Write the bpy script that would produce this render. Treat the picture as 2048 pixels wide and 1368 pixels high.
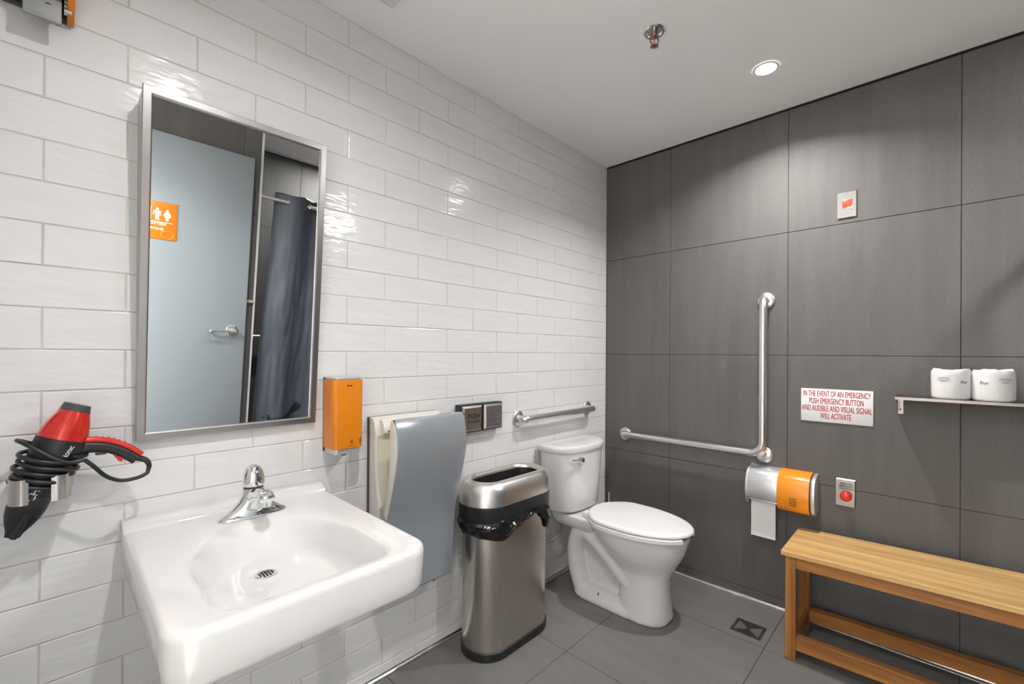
import bpy, bmesh, math, random
from mathutils import Vector, Matrix, noise

random.seed(7)
for o in list(bpy.data.objects):
    bpy.data.objects.remove(o, do_unlink=True)
S = bpy.context.scene
COL = S.collection
PI = math.pi
R = math.radians

# ------------------------------------------------------------------ camera
cd = bpy.data.cameras.new('camera')
cam = bpy.data.objects.new('camera', cd); COL.objects.link(cam)
cd.sensor_width = 36.0; cd.sensor_fit = 'HORIZONTAL'
cd.lens = 36.0 * 879.7 / 2048
cd.shift_x = -(1047.48 - 1024) / 2048
cd.shift_y = (704.49 - 684) / 2048
cd.clip_start = 0.02
_a, _p, _r = R(-43.0394), R(0.1425), R(0.38624)
_f = Vector((math.sin(_a)*math.cos(_p), math.cos(_a)*math.cos(_p), math.sin(_p)))
_rt = Vector((math.cos(_a), -math.sin(_a), 0)); _up = _rt.cross(_f)
_rt2 = _rt*math.cos(_r) + _up*math.sin(_r); _up2 = -_rt*math.sin(_r) + _up*math.cos(_r)
_m = Matrix.Identity(4)
for i in range(3):
    _m[i][0] = _rt2[i]; _m[i][1] = _up2[i]; _m[i][2] = -_f[i]
_m[0][3], _m[1][3], _m[2][3] = 1.5848, -2.49267, 1.27507
cam.matrix_world = _m
S.camera = cam

# ------------------------------------------------------------------ world, exposure, lamp levels
W = bpy.data.worlds.new('world'); S.world = W; W.use_nodes = True
W.node_tree.nodes['Background'].inputs[0].default_value = (0.9, 0.93, 1.0, 1)
W.node_tree.nodes['Background'].inputs[1].default_value = 0.05
S.view_settings.view_transform = 'Standard'
try: S.view_settings.look = 'None'
except Exception: pass
S.view_settings.gamma = 1.0
S.view_settings.use_curve_mapping = False
S.view_settings.exposure = 0.70
CEIL = 2.5025
SPOT_W = [(9.8, 138), (8.6, 160), (13.0, 176)]                     # each recessed ceiling downlight: watts, beam spread in degrees
SPOTS = [(1.053, -0.415), (1.10, -2.13), (2.47, -0.72)]
HALL_FILL = 115.0                       # added hallway fill panel, emission strength

# ------------------------------------------------------------------ materials
def new_mat(name):
    m = bpy.data.materials.new(name); m.use_nodes = True
    return m, m.node_tree.nodes, m.node_tree.links, m.node_tree.nodes['Principled BSDF']
def mat(name, col, rough=0.5, metal=0.0, coat=0.0, spec=0.5, emis=None, estr=0.0, bump=None, var=None):
    m, N, L, b = new_mat(name)
    c = (*col, 1)
    b.inputs['Base Color'].default_value = c
    b.inputs['Roughness'].default_value = rough
    b.inputs['Metallic'].default_value = metal
    b.inputs['Coat Weight'].default_value = coat
    b.inputs['Specular IOR Level'].default_value = spec
    if emis:
        b.inputs['Emission Color'].default_value = (*emis, 1); b.inputs['Emission Strength'].default_value = estr
    tc = N.new('ShaderNodeNewGeometry') if (bump or var) else None
    if var:                                   # (scale xyz, detail, amount)
        sc, det, amt = var
        mp = N.new('ShaderNodeMapping'); mp.inputs['Scale'].default_value = sc
        L.new(tc.outputs['Position'], mp.inputs['Vector'])
        nz = N.new('ShaderNodeTexNoise'); nz.inputs['Scale'].default_value = 1; nz.inputs['Detail'].default_value = det
        L.new(mp.outputs[0], nz.inputs['Vector'])
        mr = N.new('ShaderNodeMapRange'); mr.inputs[1].default_value = 0.25; mr.inputs[2].default_value = 0.75
        mr.inputs[3].default_value = 1-amt; mr.inputs[4].default_value = 1+amt
        L.new(nz.outputs[0], mr.inputs[0])
        mx = N.new('ShaderNodeVectorMath'); mx.operation = 'SCALE'; mx.inputs[0].default_value = col
        L.new(mr.outputs[0], mx.inputs['Scale']); L.new(mx.outputs[0], b.inputs['Base Color'])
    if bump:                                  # (scale xyz, detail, strength, distance)
        sc, det, st, di = bump
        mp = N.new('ShaderNodeMapping'); mp.inputs['Scale'].default_value = sc
        L.new(tc.outputs['Position'], mp.inputs['Vector'])
        nz = N.new('ShaderNodeTexNoise'); nz.inputs['Scale'].default_value = 1; nz.inputs['Detail'].default_value = det
        L.new(mp.outputs[0], nz.inputs['Vector'])
        bp = N.new('ShaderNodeBump'); bp.inputs['Strength'].default_value = st; bp.inputs['Distance'].default_value = di
        L.new(nz.outputs[0], bp.inputs['Height']); L.new(bp.outputs[0], b.inputs['Normal'])
    return m

def stone(name, base, streak_scale, rough):
    """dark porcelain: slanting soft streaks plus fine speckle"""
    m, N, L, b = new_mat(name)
    b.inputs['Roughness'].default_value = rough
    b.inputs['Specular IOR Level'].default_value = 0.25
    g = N.new('ShaderNodeNewGeometry')
    mp = N.new('ShaderNodeMapping'); mp.inputs['Scale'].default_value = streak_scale; mp.inputs['Rotation'].default_value = (0, R(12), R(8))
    L.new(g.outputs['Position'], mp.inputs['Vector'])
    n1 = N.new('ShaderNodeTexNoise'); n1.inputs['Scale'].default_value = 1; n1.inputs['Detail'].default_value = 8; n1.inputs['Roughness'].default_value = 0.65
    L.new(mp.outputs[0], n1.inputs['Vector'])
    n2 = N.new('ShaderNodeTexNoise'); n2.inputs['Scale'].default_value = 270; n2.inputs['Detail'].default_value = 2
    L.new(g.outputs['Position'], n2.inputs['Vector'])
    ad = N.new('ShaderNodeMath'); ad.operation = 'MULTIPLY_ADD'; ad.inputs[1].default_value = 1.0
    ms = N.new('ShaderNodeMath'); ms.operation = 'MULTIPLY'; ms.inputs[1].default_value = 0.42
    L.new(n1.outputs[0], ms.inputs[0])
    L.new(n2.outputs[0], ad.inputs[0]); L.new(ms.outputs[0], ad.inputs[2])
    cr = N.new('ShaderNodeValToRGB')
    cr.color_ramp.elements[0].position = 0.48; cr.color_ramp.elements[1].position = 0.94
    cr.color_ramp.elements[0].color = (*[c*0.74 for c in base], 1); cr.color_ramp.elements[1].color = (*[c*1.28 for c in base], 1)
    L.new(ad.outputs[0], cr.inputs[0]); L.new(cr.outputs[0], b.inputs['Base Color'])
    bp = N.new('ShaderNodeBump'); bp.inputs['Strength'].default_value = 0.25; bp.inputs['Distance'].default_value = 0.0006
    L.new(n2.outputs[0], bp.inputs['Height']); L.new(bp.outputs[0], b.inputs['Normal'])
    return m

def brushed(name, col, rough, sc, amt=0.12):
    m, N, L, b = new_mat(name)
    b.inputs['Metallic'].default_value = 1.0; b.inputs['Base Color'].default_value = (*col, 1)
    g = N.new('ShaderNodeTexCoord'); mp = N.new('ShaderNodeMapping'); mp.inputs['Scale'].default_value = sc
    L.new(g.outputs['Object'], mp.inputs['Vector'])
    nz = N.new('ShaderNodeTexNoise'); nz.inputs['Scale'].default_value = 1; nz.inputs['Detail'].default_value = 3
    L.new(mp.outputs[0], nz.inputs['Vector'])
    mr = N.new('ShaderNodeMapRange'); mr.inputs[3].default_value = rough-amt; mr.inputs[4].default_value = rough+amt
    L.new(nz.outputs[0], mr.inputs[0]); L.new(mr.outputs[0], b.inputs['Roughness'])
    bp = N.new('ShaderNodeBump'); bp.inputs['Strength'].default_value = 0.02; bp.inputs['Distance'].default_value = 0.0003
    L.new(nz.outputs[0], bp.inputs['Height']); L.new(bp.outputs[0], b.inputs['Normal'])
    return m

def wood(name, c1, c2):
    m, N, L, b = new_mat(name)
    b.inputs['Roughness'].default_value = 0.32; b.inputs['Coat Weight'].default_value = 0.25; b.inputs['Coat Roughness'].default_value = 0.2
    g = N.new('ShaderNodeTexCoord'); inf = N.new('ShaderNodeObjectInfo')
    off = N.new('ShaderNodeVectorMath'); off.operation = 'MULTIPLY_ADD'
    off.inputs[1].default_value = (1, 1, 1)
    cmb = N.new('ShaderNodeCombineXYZ'); sc10 = N.new('ShaderNodeMath'); sc10.operation = 'MULTIPLY'; sc10.inputs[1].default_value = 7.3
    L.new(inf.outputs['Random'], sc10.inputs[0])
    for k in 'XYZ': L.new(sc10.outputs[0], cmb.inputs[k])
    L.new(g.outputs['UV'], off.inputs[0]); L.new(cmb.outputs[0], off.inputs[2])
    mp = N.new('ShaderNodeMapping'); mp.inputs['Scale'].default_value = (1.3, 26, 1)
    L.new(off.outputs[0], mp.inputs['Vector'])
    n1 = N.new('ShaderNodeTexNoise'); n1.inputs['Scale'].default_value = 1; n1.inputs['Detail'].default_value = 6; n1.inputs['Distortion'].default_value = 0.5
    L.new(mp.outputs[0], n1.inputs['Vector'])
    mp2 = N.new('ShaderNodeMapping'); mp2.inputs['Scale'].default_value = (9, 330, 1)
    L.new(off.outputs[0], mp2.inputs['Vector'])
    n2 = N.new('ShaderNodeTexNoise'); n2.inputs['Scale'].default_value = 1; n2.inputs['Detail'].default_value = 3
    L.new(mp2.outputs[0], n2.inputs['Vector'])
    ad = N.new('ShaderNodeMath'); ad.operation = 'MULTIPLY_ADD'; ad.inputs[1].default_value = 0.4
    L.new(n2.outputs[0], ad.inputs[0]); L.new(n1.outputs[0], ad.inputs[2])
    cr = N.new('ShaderNodeValToRGB'); cr.color_ramp.elements[0].position = 0.50; cr.color_ramp.elements[1].position = 0.86
    cr.color_ramp.elements[0].color = (*c1, 1); cr.color_ramp.elements[1].color = (*c2, 1)
    L.new(ad.outputs[0], cr.inputs[0]); L.new(cr.outputs[0], b.inputs['Base Color'])
    bp = N.new('ShaderNodeBump'); bp.inputs['Strength'].default_value = 0.1; bp.inputs['Distance'].default_value = 0.0005
    L.new(n2.outputs[0], bp.inputs['Height']); L.new(bp.outputs[0], b.inputs['Normal'])
    return m

M = {}
M['tile'] = mat('white_glazed_tile', (0.765, 0.762, 0.758), 0.13, bump=((6, 16, 48), 1.5, 0.30, 0.0045), var=((7, 7, 30), 3, 0.025))
M['grout'] = mat('cream_grout', (0.63, 0.585, 0.51), 0.9, var=((9, 9, 9), 4, 0.18))
M['dark'] = stone('dark_porcelain', (0.130, 0.124, 0.118), (16, 16, 1.6), 0.62)
M['darkgrout'] = mat('dark_grout', (0.035, 0.032, 0.03), 0.9)
M['floor'] = stone('floor_porcelain', (0.172, 0.166, 0.159), (3, 14, 5), 0.42)
M['ceil'] = mat('ceiling_paint', (0.92, 0.905, 0.895), 0.9, var=((1.5, 1.5, 1.5), 2, 0.01))
M['gap'] = mat('shadow_gap_black', (0.012, 0.011, 0.01), 0.9)
M['bouncefloor'] = mat('pale_bounce_floor', (0.78, 0.77, 0.75), 0.5, var=((3, 3, 3), 4, 0.05))  # kept pale so the invented hallway bounces light
M['paint'] = mat('wall_paint', (0.80, 0.79, 0.77), 0.8)
M['china'] = mat('white_vitreous_china', (0.73, 0.722, 0.712), 0.10, coat=0.4)
M['seat'] = mat('white_seat_plastic', (0.80, 0.795, 0.785), 0.28)
M['chrome'] = mat('polished_chrome', (0.86, 0.87, 0.88), 0.06, 1.0)
M['steel'] = brushed('brushed_stainless', (0.74, 0.715, 0.69), 0.34, (30, 30, 500), 0.05)
M['steelv'] = brushed('brushed_stainless_can', (0.62, 0.575, 0.54), 0.24, (260, 260, 2), 0.08)
M['frame'] = brushed('mirror_frame_steel', (0.47, 0.445, 0.43), 0.30, (300, 300, 30), 0.04)
M['platesteel'] = brushed('wall_plate_steel', (0.36, 0.34, 0.325), 0.33, (300, 300, 30), 0.04)
M['shelfsteel'] = brushed('shelf_steel', (0.24, 0.21, 0.20), 0.30, (30, 300, 300), 0.04)
M['trim'] = brushed('floor_trim_steel', (0.82, 0.81, 0.80), 0.28, (5, 5, 300))
M['mirror'] = mat('mirror_glass', (0.90, 0.92, 0.93), 0.0, 1.0)
M['orange'] = mat('orange_plastic', (0.70, 0.215, 0.008), 0.33)
M['orange2'] = mat('bright_orange_plastic', (0.90, 0.30, 0.015), 0.30)
M['orangelight'] = mat('light_orange_print', (0.62, 0.24, 0.02), 0.35)
M['orangesign'] = mat('orange_sign_board', (0.55, 0.165, 0.006), 0.35)
M['silver'] = mat('silver_plastic', (0.62, 0.63, 0.65), 0.33, 0.55)
M['plategrey'] = mat('matt_grey_plate', (0.30, 0.30, 0.30), 0.5, 0.2)
M['greybody'] = mat('hand_dryer_grey', (0.34, 0.365, 0.40), 0.22, 0.30, coat=0.5)
M['ivory'] = mat('ivory_plastic', (0.74, 0.70, 0.64), 0.35)
M['cream'] = mat('cream_plastic', (0.66, 0.62, 0.49), 0.4)
M['darkgrey'] = mat('dark_grey_plastic', (0.06, 0.058, 0.058), 0.45)
M['black'] = mat('black_plastic', (0.016, 0.016, 0.018), 0.42)
M['bag'] = mat('black_bag_film', (0.008, 0.008, 0.009), 0.18)
M['cord'] = mat('black_rubber_cord', (0.018, 0.019, 0.021), 0.35)
M['red'] = mat('red_metallic_plastic', (0.62, 0.025, 0.012), 0.27, 0.25, coat=0.6)
M['redflat'] = mat('red_plastic', (0.72, 0.03, 0.02), 0.3, coat=0.3)
M['redglow'] = mat('red_indicator', (0.85, 0.05, 0.02), 0.35, emis=(1, 0.08, 0.03), estr=0.25)
M['signwhite'] = mat('sign_white', (0.80, 0.80, 0.82), 0.45)
M['signred'] = mat('sign_red', (0.60, 0.012, 0.02), 0.5)
M['print'] = mat('dark_print', (0.02, 0.02, 0.025), 0.5)
M['printblue'] = mat('blue_grey_print', (0.075, 0.09, 0.16), 0.5)
M['printgrey'] = mat('grey_print', (0.30, 0.29, 0.29), 0.6)
M['white'] = mat('white_print', (0.85, 0.84, 0.82), 0.5)
M['paper'] = mat('tissue_paper', (0.84, 0.82, 0.81), 0.9, bump=((300, 300, 300), 2, 0.2, 0.001))
M['oak'] = wood('oak_top', (0.52, 0.28, 0.085), (0.80, 0.53, 0.22))
M['oak2'] = wood('oak_frame', (0.24, 0.086, 0.016), (0.50, 0.22, 0.05))
M['drain'] = mat('dark_cast_drain', (0.062, 0.054, 0.052), 0.5, 0.4)
M['drainbar'] = mat('pale_cast_bar', (0.27, 0.245, 0.23), 0.5, 0.2)  # side bars paler than the rest of the grate
M['door'] = mat('pale_blue_grey_paint', (0.25, 0.276, 0.292), 0.55)
M['curtain'] = mat('charcoal_shower_fabric', (0.062, 0.070, 0.090), 0.5, bump=((7, 7, 5), 3, 0.5, 0.01))
M['motif'] = mat('black_curtain_print', (0.012, 0.013, 0.018), 0.5)
M['brass'] = mat('aged_brass', (0.35, 0.22, 0.06), 0.4, 1.0)
M['hose'] = brushed('braided_hose', (0.33, 0.29, 0.26), 0.4, (90, 90, 500))
M['whitemetal'] = mat('white_metal_trim', (0.72, 0.72, 0.71), 0.4)
M['beige'] = mat('beige_plastic', (0.50, 0.44, 0.32), 0.5)
M['lamp'] = mat('lit_lens', (1, 1, 1), 0.5, emis=(1.0, 0.97, 0.93), estr=30.0)
M['panel'] = mat('fill_panel_glow', (1, 1, 1), 0.5, emis=(1.0, 0.985, 0.975), estr=HALL_FILL)  # glow of the added hallway fill panel
M['green'] = mat('green_indicator', (0.03, 0.16, 0.05), 0.4)
M['bronze'] = mat('sprinkler_bronze', (0.34, 0.25, 0.22), 0.3, 1.0)

# ------------------------------------------------------------------ mesh helpers
class MB:
    """collects shapes in world coordinates"""
    def __init__(s): s.bm = bmesh.new(); s.uv = None
    def box(s, x0, x1, y0, y1, z0, z1, bev=0.0, seg=2):
        b = bmesh.new(); bmesh.ops.create_cube(b, size=1)
        for v in b.verts:
            v.co = Vector((x0+(v.co.x+.5)*(x1-x0), y0+(v.co.y+.5)*(y1-y0), z0+(v.co.z+.5)*(z1-z0)))
        if bev > 0: bmesh.ops.bevel(b, geom=b.edges[:], offset=bev, segments=seg, profile=0.5, affect='EDGES')
        return s._merge(b)
    def _merge(s, b, mtx=None):
        if mtx is not None: bmesh.ops.transform(b, matrix=mtx, verts=b.verts)
        me = bpy.data.meshes.new('tmp'); b.to_mesh(me); b.free()
        s.bm.from_mesh(me); bpy.data.meshes.remove(me); return s
    def rings(s, rs, cap0=True, cap1=True, closed=True):
        """loft rings (lists of equal numbers of points)"""
        V = [[s.bm.verts.new(p) for p in r] for r in rs]
        n = len(V[0])
        for a, b in zip(V[:-1], V[1:]):
            for i in range(n if closed else n-1):
                j = (i+1) % n
                try: s.bm.faces.new((a[i], a[j], b[j], b[i]))
                except ValueError: pass
        if cap0: s.bm.faces.new(list(reversed(V[0])))
        if cap1: s.bm.faces.new(V[-1])
        return s
    def tube(s, pts, r, n=12, caps=True, ell=None):
        """tube along points; r a number or list"""
        pts = [Vector(p) for p in pts]; rs = []
        up = None
        for i, p in enumerate(pts):
            t = (pts[min(i+1, len(pts)-1)] - pts[max(i-1, 0)]).normalized()
            if up is None:
                up = Vector((0, 0, 1)) if abs(t.z) < 0.9 else Vector((1, 0, 0))
            u = (up - t*up.dot(t)).normalized(); w = t.cross(u); up = u
            rr = r[i] if isinstance(r, (list, tuple)) else r
            e = ell if ell else (1, 1)
            rs.append([p + (u*math.cos(2*PI*k/n)*e[0] + w*math.sin(2*PI*k/n)*e[1])*rr for k in range(n)])
        return s.rings(rs, caps, caps)
    def cyl(s, p0, p1, r0, r1=None, n=32): return s.tube([p0, p1], [r0, r0 if r1 is None else r1], n)
    def lathe(s, origin, axis, prof, n=40, cap0=True, cap1=True):
        """prof: list of (radius, height along axis)"""
        o = Vector(origin); a = Vector(axis).normalized()
        u = Vector((0, 0, 1)) if abs(a.z) < 0.9 else Vector((1, 0, 0)); u = (u-a*u.dot(a)).normalized(); w = a.cross(u)
        return s.rings([[o+a*h+(u*math.cos(2*PI*k/n)+w*math.sin(2*PI*k/n))*r for k in range(n)] for r, h in prof], cap0, cap1)
    def prism(s, poly, axis, a, b, bev=0.0):
        """extrude a polygon; axis 0/1/2 is the extrusion axis, poly gives the other two coordinates in order"""
        def P(q, v):
            l = list(q); l.insert(axis, v); return Vector(l)
        b_ = bmesh.new(); v0 = [b_.verts.new(P(q, a)) for q in poly]; v1 = [b_.verts.new(P(q, b)) for q in poly]
        n = len(poly)
        for i in range(n): b_.faces.new((v0[i], v0[(i+1) % n], v1[(i+1) % n], v1[i]))
        f0 = b_.faces.new(list(reversed(v0))); f1 = b_.faces.new(v1)
        bmesh.ops.recalc_face_normals(b_, faces=b_.faces[:])
        if bev > 0:
            es = [e for e in b_.edges if f0 in e.link_faces or f1 in e.link_faces]
            bmesh.ops.bevel(b_, geom=es, offset=bev, segments=3, profile=0.5, affect='EDGES')
        return s._merge(b_)
    def mesh(s, name, smooth=40, origin=(0, 0, 0), uvbox=False):
        bmesh.ops.recalc_face_normals(s.bm, faces=s.bm.faces[:])
        o = Vector(origin)
        for v in s.bm.verts: v.co -= o
        me = bpy.data.meshes.new(name); s.bm.to_mesh(me); s.bm.free()
        if smooth:
            me.polygons.foreach_set('use_smooth', [True]*len(me.polygons))
            me.set_sharp_from_angle(angle=R(smooth))
        if uvbox:
            uv = me.uv_layers.new(name='UVMap').data
            dim = [max(v.co[k] for v in me.vertices)-min(v.co[k] for v in me.vertices) for k in range(3)]
            la = dim.index(max(dim))
            for p in me.polygons:
                na = max(range(3), key=lambda k: abs(p.normal[k]))
                others = [k for k in range(3) if k != na]
                if la in others: oth = [k for k in others if k != la][0]; lu = la
                else: lu, oth = others
                for li in p.loop_indices:
                    c = me.vertices[me.loops[li].vertex_index].co
                    uv[li].uv = (c[lu], c[oth] + (0.0 if na == 2 else 0.37*na))
        return me

def wloc(o):
    v = Vector(o.location)
    while o.parent: o = o.parent; v += o.location
    return v
def link(name, me, material, parent=None, origin=(0, 0, 0)):
    o = bpy.data.objects.new(name, me); COL.objects.link(o)
    if material and not me.materials: me.materials.append(material)
    if parent:
        o.parent = parent; o.location = Vector(origin) - wloc(parent)
    else: o.location = origin
    return o
def part(name, mb, material, parent, smooth=40, origin=None, uvbox=False):
    org = Vector(origin) if origin is not None else wloc(parent)
    return link(name, mb.mesh(name, smooth, org, uvbox), material, parent, org)
def solo(name, mb, material, label=None, cat=None, group=None, kind=None, origin=(0, 0, 0), smooth=40):
    o = link(name, mb.mesh(name, smooth, origin), material, None, origin)
    tag(o, label, cat, group, kind); return o
def tag(o, label=None, cat=None, group=None, kind=None):
    if label: o['label'] = label
    if cat: o['category'] = cat
    if group: o['group'] = group
    if kind: o['kind'] = kind
    return o
def thing(name, label, cat, loc, group=None):
    o = bpy.data.objects.new(name, None); COL.objects.link(o); o.location = loc
    o.empty_display_size = 0.05
    return tag(o, label, cat, group)
def struct(name, mb, material, smooth=0): return solo(name, mb, material, kind='structure', smooth=smooth)

_dg = None
def baked(mb, name, mods):
    """apply modifiers through an evaluated copy; returns the mesh"""
    me = mb.mesh(name, 0)
    o = bpy.data.objects.new('bake', me); COL.objects.link(o)
    for t, kw in mods:
        m = o.modifiers.new(t, t)
        for k, v in kw.items(): setattr(m, k, v)
    bpy.context.view_layer.update()
    dg = bpy.context.evaluated_depsgraph_get()
    out = bpy.data.meshes.new_from_object(o.evaluated_get(dg))
    bpy.data.objects.remove(o, do_unlink=True); bpy.data.meshes.remove(me)
    out.name = name
    out.polygons.foreach_set('use_smooth', [True]*len(out.polygons))
    return out

def text(body, size, material, parent, pos, rot, align='CENTER', sx=1.0, name='lettering', ex=0.0002, bold=0.0, spacing=1.0):
    cu = bpy.data.curves.new('txt', 'FONT'); cu.body = body; cu.size = size
    cu.align_x = align; cu.align_y = 'CENTER'; cu.extrude = ex; cu.offset = bold; cu.resolution_u = 3; cu.space_character = spacing
    t = bpy.data.objects.new('txt', cu); COL.objects.link(t)
    bpy.context.view_layer.update()
    me = bpy.data.meshes.new_from_object(t.evaluated_get(bpy.context.evaluated_depsgraph_get()))
    bpy.data.objects.remove(t, do_unlink=True); bpy.data.curves.remove(cu)
    me.transform(Matrix.Diagonal((sx, 1, 1, 1)))
    me.transform(Matrix.Rotation(rot[2], 4, 'Z') @ Matrix.Rotation(rot[0], 4, 'X'))
    me.materials.clear(); me.name = name
    return link(name, me, material, parent, pos)
ROT_D = (PI/2, 0, 0)          # print on the dark wall, reads along +x
ROT_W = (PI/2, 0, PI/2)       # print facing +x, reads along +y
ROT_E = (PI/2, 0, -PI/2)      # print facing -x, reads along -y

def ss(a, b, x):
    t = min(1, max(0, (x-a)/(b-a))); return t*t*(3-2*t)
def lerp(a, b, t): return a+(b-a)*t
def bez(pts, n=24):
    """Catmull-Rom through points"""
    P = [Vector(p) for p in pts]; P = [P[0]*2-P[1]] + P + [P[-1]*2-P[-2]]; out = []
    m = len(P)-3
    for i in range(m):
        k = max(2, n//m)
        for j in range(k):
            t = j/k; a, b, c, d = P[i:i+4]
            out.append(0.5*((2*b)+(c-a)*t+(2*a-5*b+4*c-d)*t*t+(3*b-a-3*c+d)*t**3))
    out.append(P[-2]); return out
def stadium(cx, cy, hw, hl, z, n=64):
    """long axis along y; hw half width in x, hl half length in y"""
    pts = []; r = hw; s = hl-hw
    for k in range(n):
        a = 2*PI*k/n
        pts.append(Vector((cx+r*math.cos(a), cy+r*math.sin(a)+(s if math.sin(a) >= 0 else -s), z)))
    return pts
def rrect(cx, cy, hx, hy, r, n=12):
    """rounded rectangle outline, 4*n points, counter-clockwise"""
    out = []
    for q, (sx, sy) in enumerate(((1, 1), (-1, 1), (-1, -1), (1, -1))):
        for k in range(n):
            a = q*PI/2 + (PI/2)*k/(n-1)
            out.append((cx+sx*(hx-r)+r*math.cos(a), cy+sy*(hy-r)+r*math.sin(a)))
    return out

# ================================================================== SETTING
# ---- white tiled wall (plane x = 0)
HW, LW, ZW, TW = 0.10226, 0.15178, 1.27644, 0.23443
YB = -2.75                                    # rear wall of the room
wl = struct('wall_left', MB().box(-0.12, -0.0022, YB-0.05, 0.10, -0.05, CEIL+0.05), M['grout'])
G = 0.0015                                    # half joint
def tile_mesh(w, h):
    b = bmesh.new(); bmesh.ops.create_cube(b, size=1)
    for v in b.verts: v.co = Vector((v.co.x*0.008, v.co.y*w, v.co.z*h))
    es = [e for e in b.edges if all(v.co.x > 0 for v in e.verts)]
    bmesh.ops.bevel(b, geom=es, offset=0.0020, segments=2, profile=0.5, affect='EDGES')
    me = bpy.data.meshes.new('tile'); b.to_mesh(me); b.free()
    me.polygons.foreach_set('use_smooth', [True]*len(me.polygons)); me.set_sharp_from_angle(angle=R(12))
    me.materials.append(M['tile']); return me
cache = {}
for k in range(-13, 13):
    z0, z1 = ZW+k*HW, ZW+(k+1)*HW
    z0, z1 = max(z0, 0.006), min(z1, CEIL-0.001)
    if z1-z0 < 0.015: continue
    par = (k+1) % 2
    ts = [0.0] + [TW+j*LW for j in range(-1, 24) if j % 2 == par] + [2.75]
    ts = [t for t in ts if t <= 2.75]
    ts = sorted(set(ts))
    for a, b in zip(ts[:-1], ts[1:]):
        if b-a < 0.02: continue
        w, h = round(b-a-2*G, 4), round(z1-z0-2*G, 4)
        if (w, h) not in cache: cache[(w, h)] = tile_mesh(w, h)
        o = bpy.data.objects.new('tile', cache[(w, h)]); COL.objects.link(o); o.parent = wl
        o.location = (-0.004+random.uniform(-.0004, .0004), -(a+b)/2, (z0+z1)/2)
        o.rotation_euler = (random.uniform(-.0010, .0010), random.uniform(-.004, .004), random.uniform(-.0030, .0030))

# ---- dark tiled walls
def slab_tile(dims, material, bev=0.0012):
    b = bmesh.new(); bmesh.ops.create_cube(b, size=1)
    for v in b.verts: v.co = Vector((v.co.x*dims[0], v.co.y*dims[1], v.co.z*dims[2]))
    bmesh.ops.bevel(b, geom=b.edges[:], offset=bev, segments=1, affect='EDGES')
    me = bpy.data.meshes.new('tile'); b.to_mesh(me); b.free(); me.materials.append(material); return me
scache = {}
def dark_tiles(wall, axis, face, sign, us, zs, material, g=0.0011):
    """axis: 1 = wall plane y=face with u along x, 0 = plane x=face with u along y. sign: outward direction"""
    for u0, u1 in zip(us[:-1], us[1:]):
        for z0, z1 in zip(zs[:-1], zs[1:]):
            w, h = round(u1-u0-2*g, 4), round(z1-z0-2*g, 4)
            key = (axis, w, h, material.name)
            if key not in scache:
                scache[key] = slab_tile((w, .01, h) if axis == 1 else (.01, w, h), material)
            o = bpy.data.objects.new('tile', scache[key]); COL.objects.link(o); o.parent = wall
            c = face - sign*0.005
            o.location = ((u0+u1)/2, c, (z0+z1)/2) if axis == 1 else (c, (u0+u1)/2, (z0+z1)/2)
XB, YS, XR = 2.86, -1.51, 2.10        # shower rear wall, shower side wall, room right wall
P = 0.6112
ZS = [0.003, 0.056, 0.662, 1.2734, 1.8846, CEIL-0.0085]
wf = struct('wall_far', MB().box(-0.12, XB+0.12, 0.0025, 0.12, -0.05, CEIL+0.05), M['darkgrout'])
dark_tiles(wf, 1, 0.0, -1, [0.0015, 0.43996, 0.43996+P, 0.43996+2*P, 0.43996+3*P, XB], ZS, M['dark'])
wsb = struct('wall_shower_back', MB().box(XB+0.0025, XB+0.12, YS-0.12, 0.0025, -0.05, CEIL+0.05), M['darkgrout'])
dark_tiles(wsb, 0, XB, -1, [YS, -0.985, -0.374, 0.0], ZS, M['dark'])
wss = struct('wall_shower_side', MB().box(XR+0.012, XB, YS-0.12, YS-0.0025, -0.05, CEIL+0.05), M['darkgrout'])
dark_tiles(wss, 1, YS, 1, [XR+0.012, 2.55, XB], ZS, M['dark'])
wr = struct('wall_right', MB().box(XR+0.0025, XR+0.12, YB-0.05, YS-0.003, -0.05, CEIL+0.05), M['darkgrout'])
dark_tiles(wr, 0, XR, -1, [YB, -2.19, -1.62, YS-0.003], ZS, M['dark'])
struct('trim_3', MB().box(XR-0.006, XR+0.014, YS-0.004, YS+0.010, 0.0, CEIL-0.002, 0.002), M['whitemetal'])

# ---- rear wall with the doorway the picture is taken from, and a hallway invented for fill light
DX0, DX1, DZ = 0.88, 2.05, 2.28
wb = MB().box(-0.12, DX0, YB-0.12, YB, -0.05, CEIL+0.05)
wb.box(DX1, XR+0.12, YB-0.12, YB, -0.05, CEIL+0.05).box(DX0, DX1, YB-0.12, YB, DZ, CEIL+0.05)
struct('wall_back', wb, M['paint'])
df = MB().box(DX0, DX0+0.04, YB-0.13, YB+0.01, 0, DZ).box(DX1-0.02, DX1, YB-0.13, YB+0.01, 0, DZ).box(DX0+0.04, DX1-0.02, YB-0.13, YB+0.01, DZ-0.04, DZ)
struct('trim_4', df, M['whitemetal'])
hw = MB().box(0.0, 0.1, -4.6, YB-0.12, -0.05, CEIL+.05).box(3.0, 3.1, -4.6, YB-0.12, -0.05, CEIL+.05).box(0, 3.1, -4.7, -4.6, -0.05, CEIL+.05).box(XR+0.12, 3.0, YB-0.12, YB, -0.05, CEIL+.05)
struct('wall_hallway', hw, M['paint'])
struct('floor_hallway_bounce', MB().box(0.0, 3.1, -4.6, YB-0.125, -0.001, 0.004), M['bouncefloor'])  # pale slab added to bounce light up through the doorway
hp = thing('hall_fill_panel', 'square glowing fill panel added in the unseen hallway outside the door', 'ceiling light', (.46, -3.6, CEIL))  # unseen panel, added only to lift the room's fill light
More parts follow.
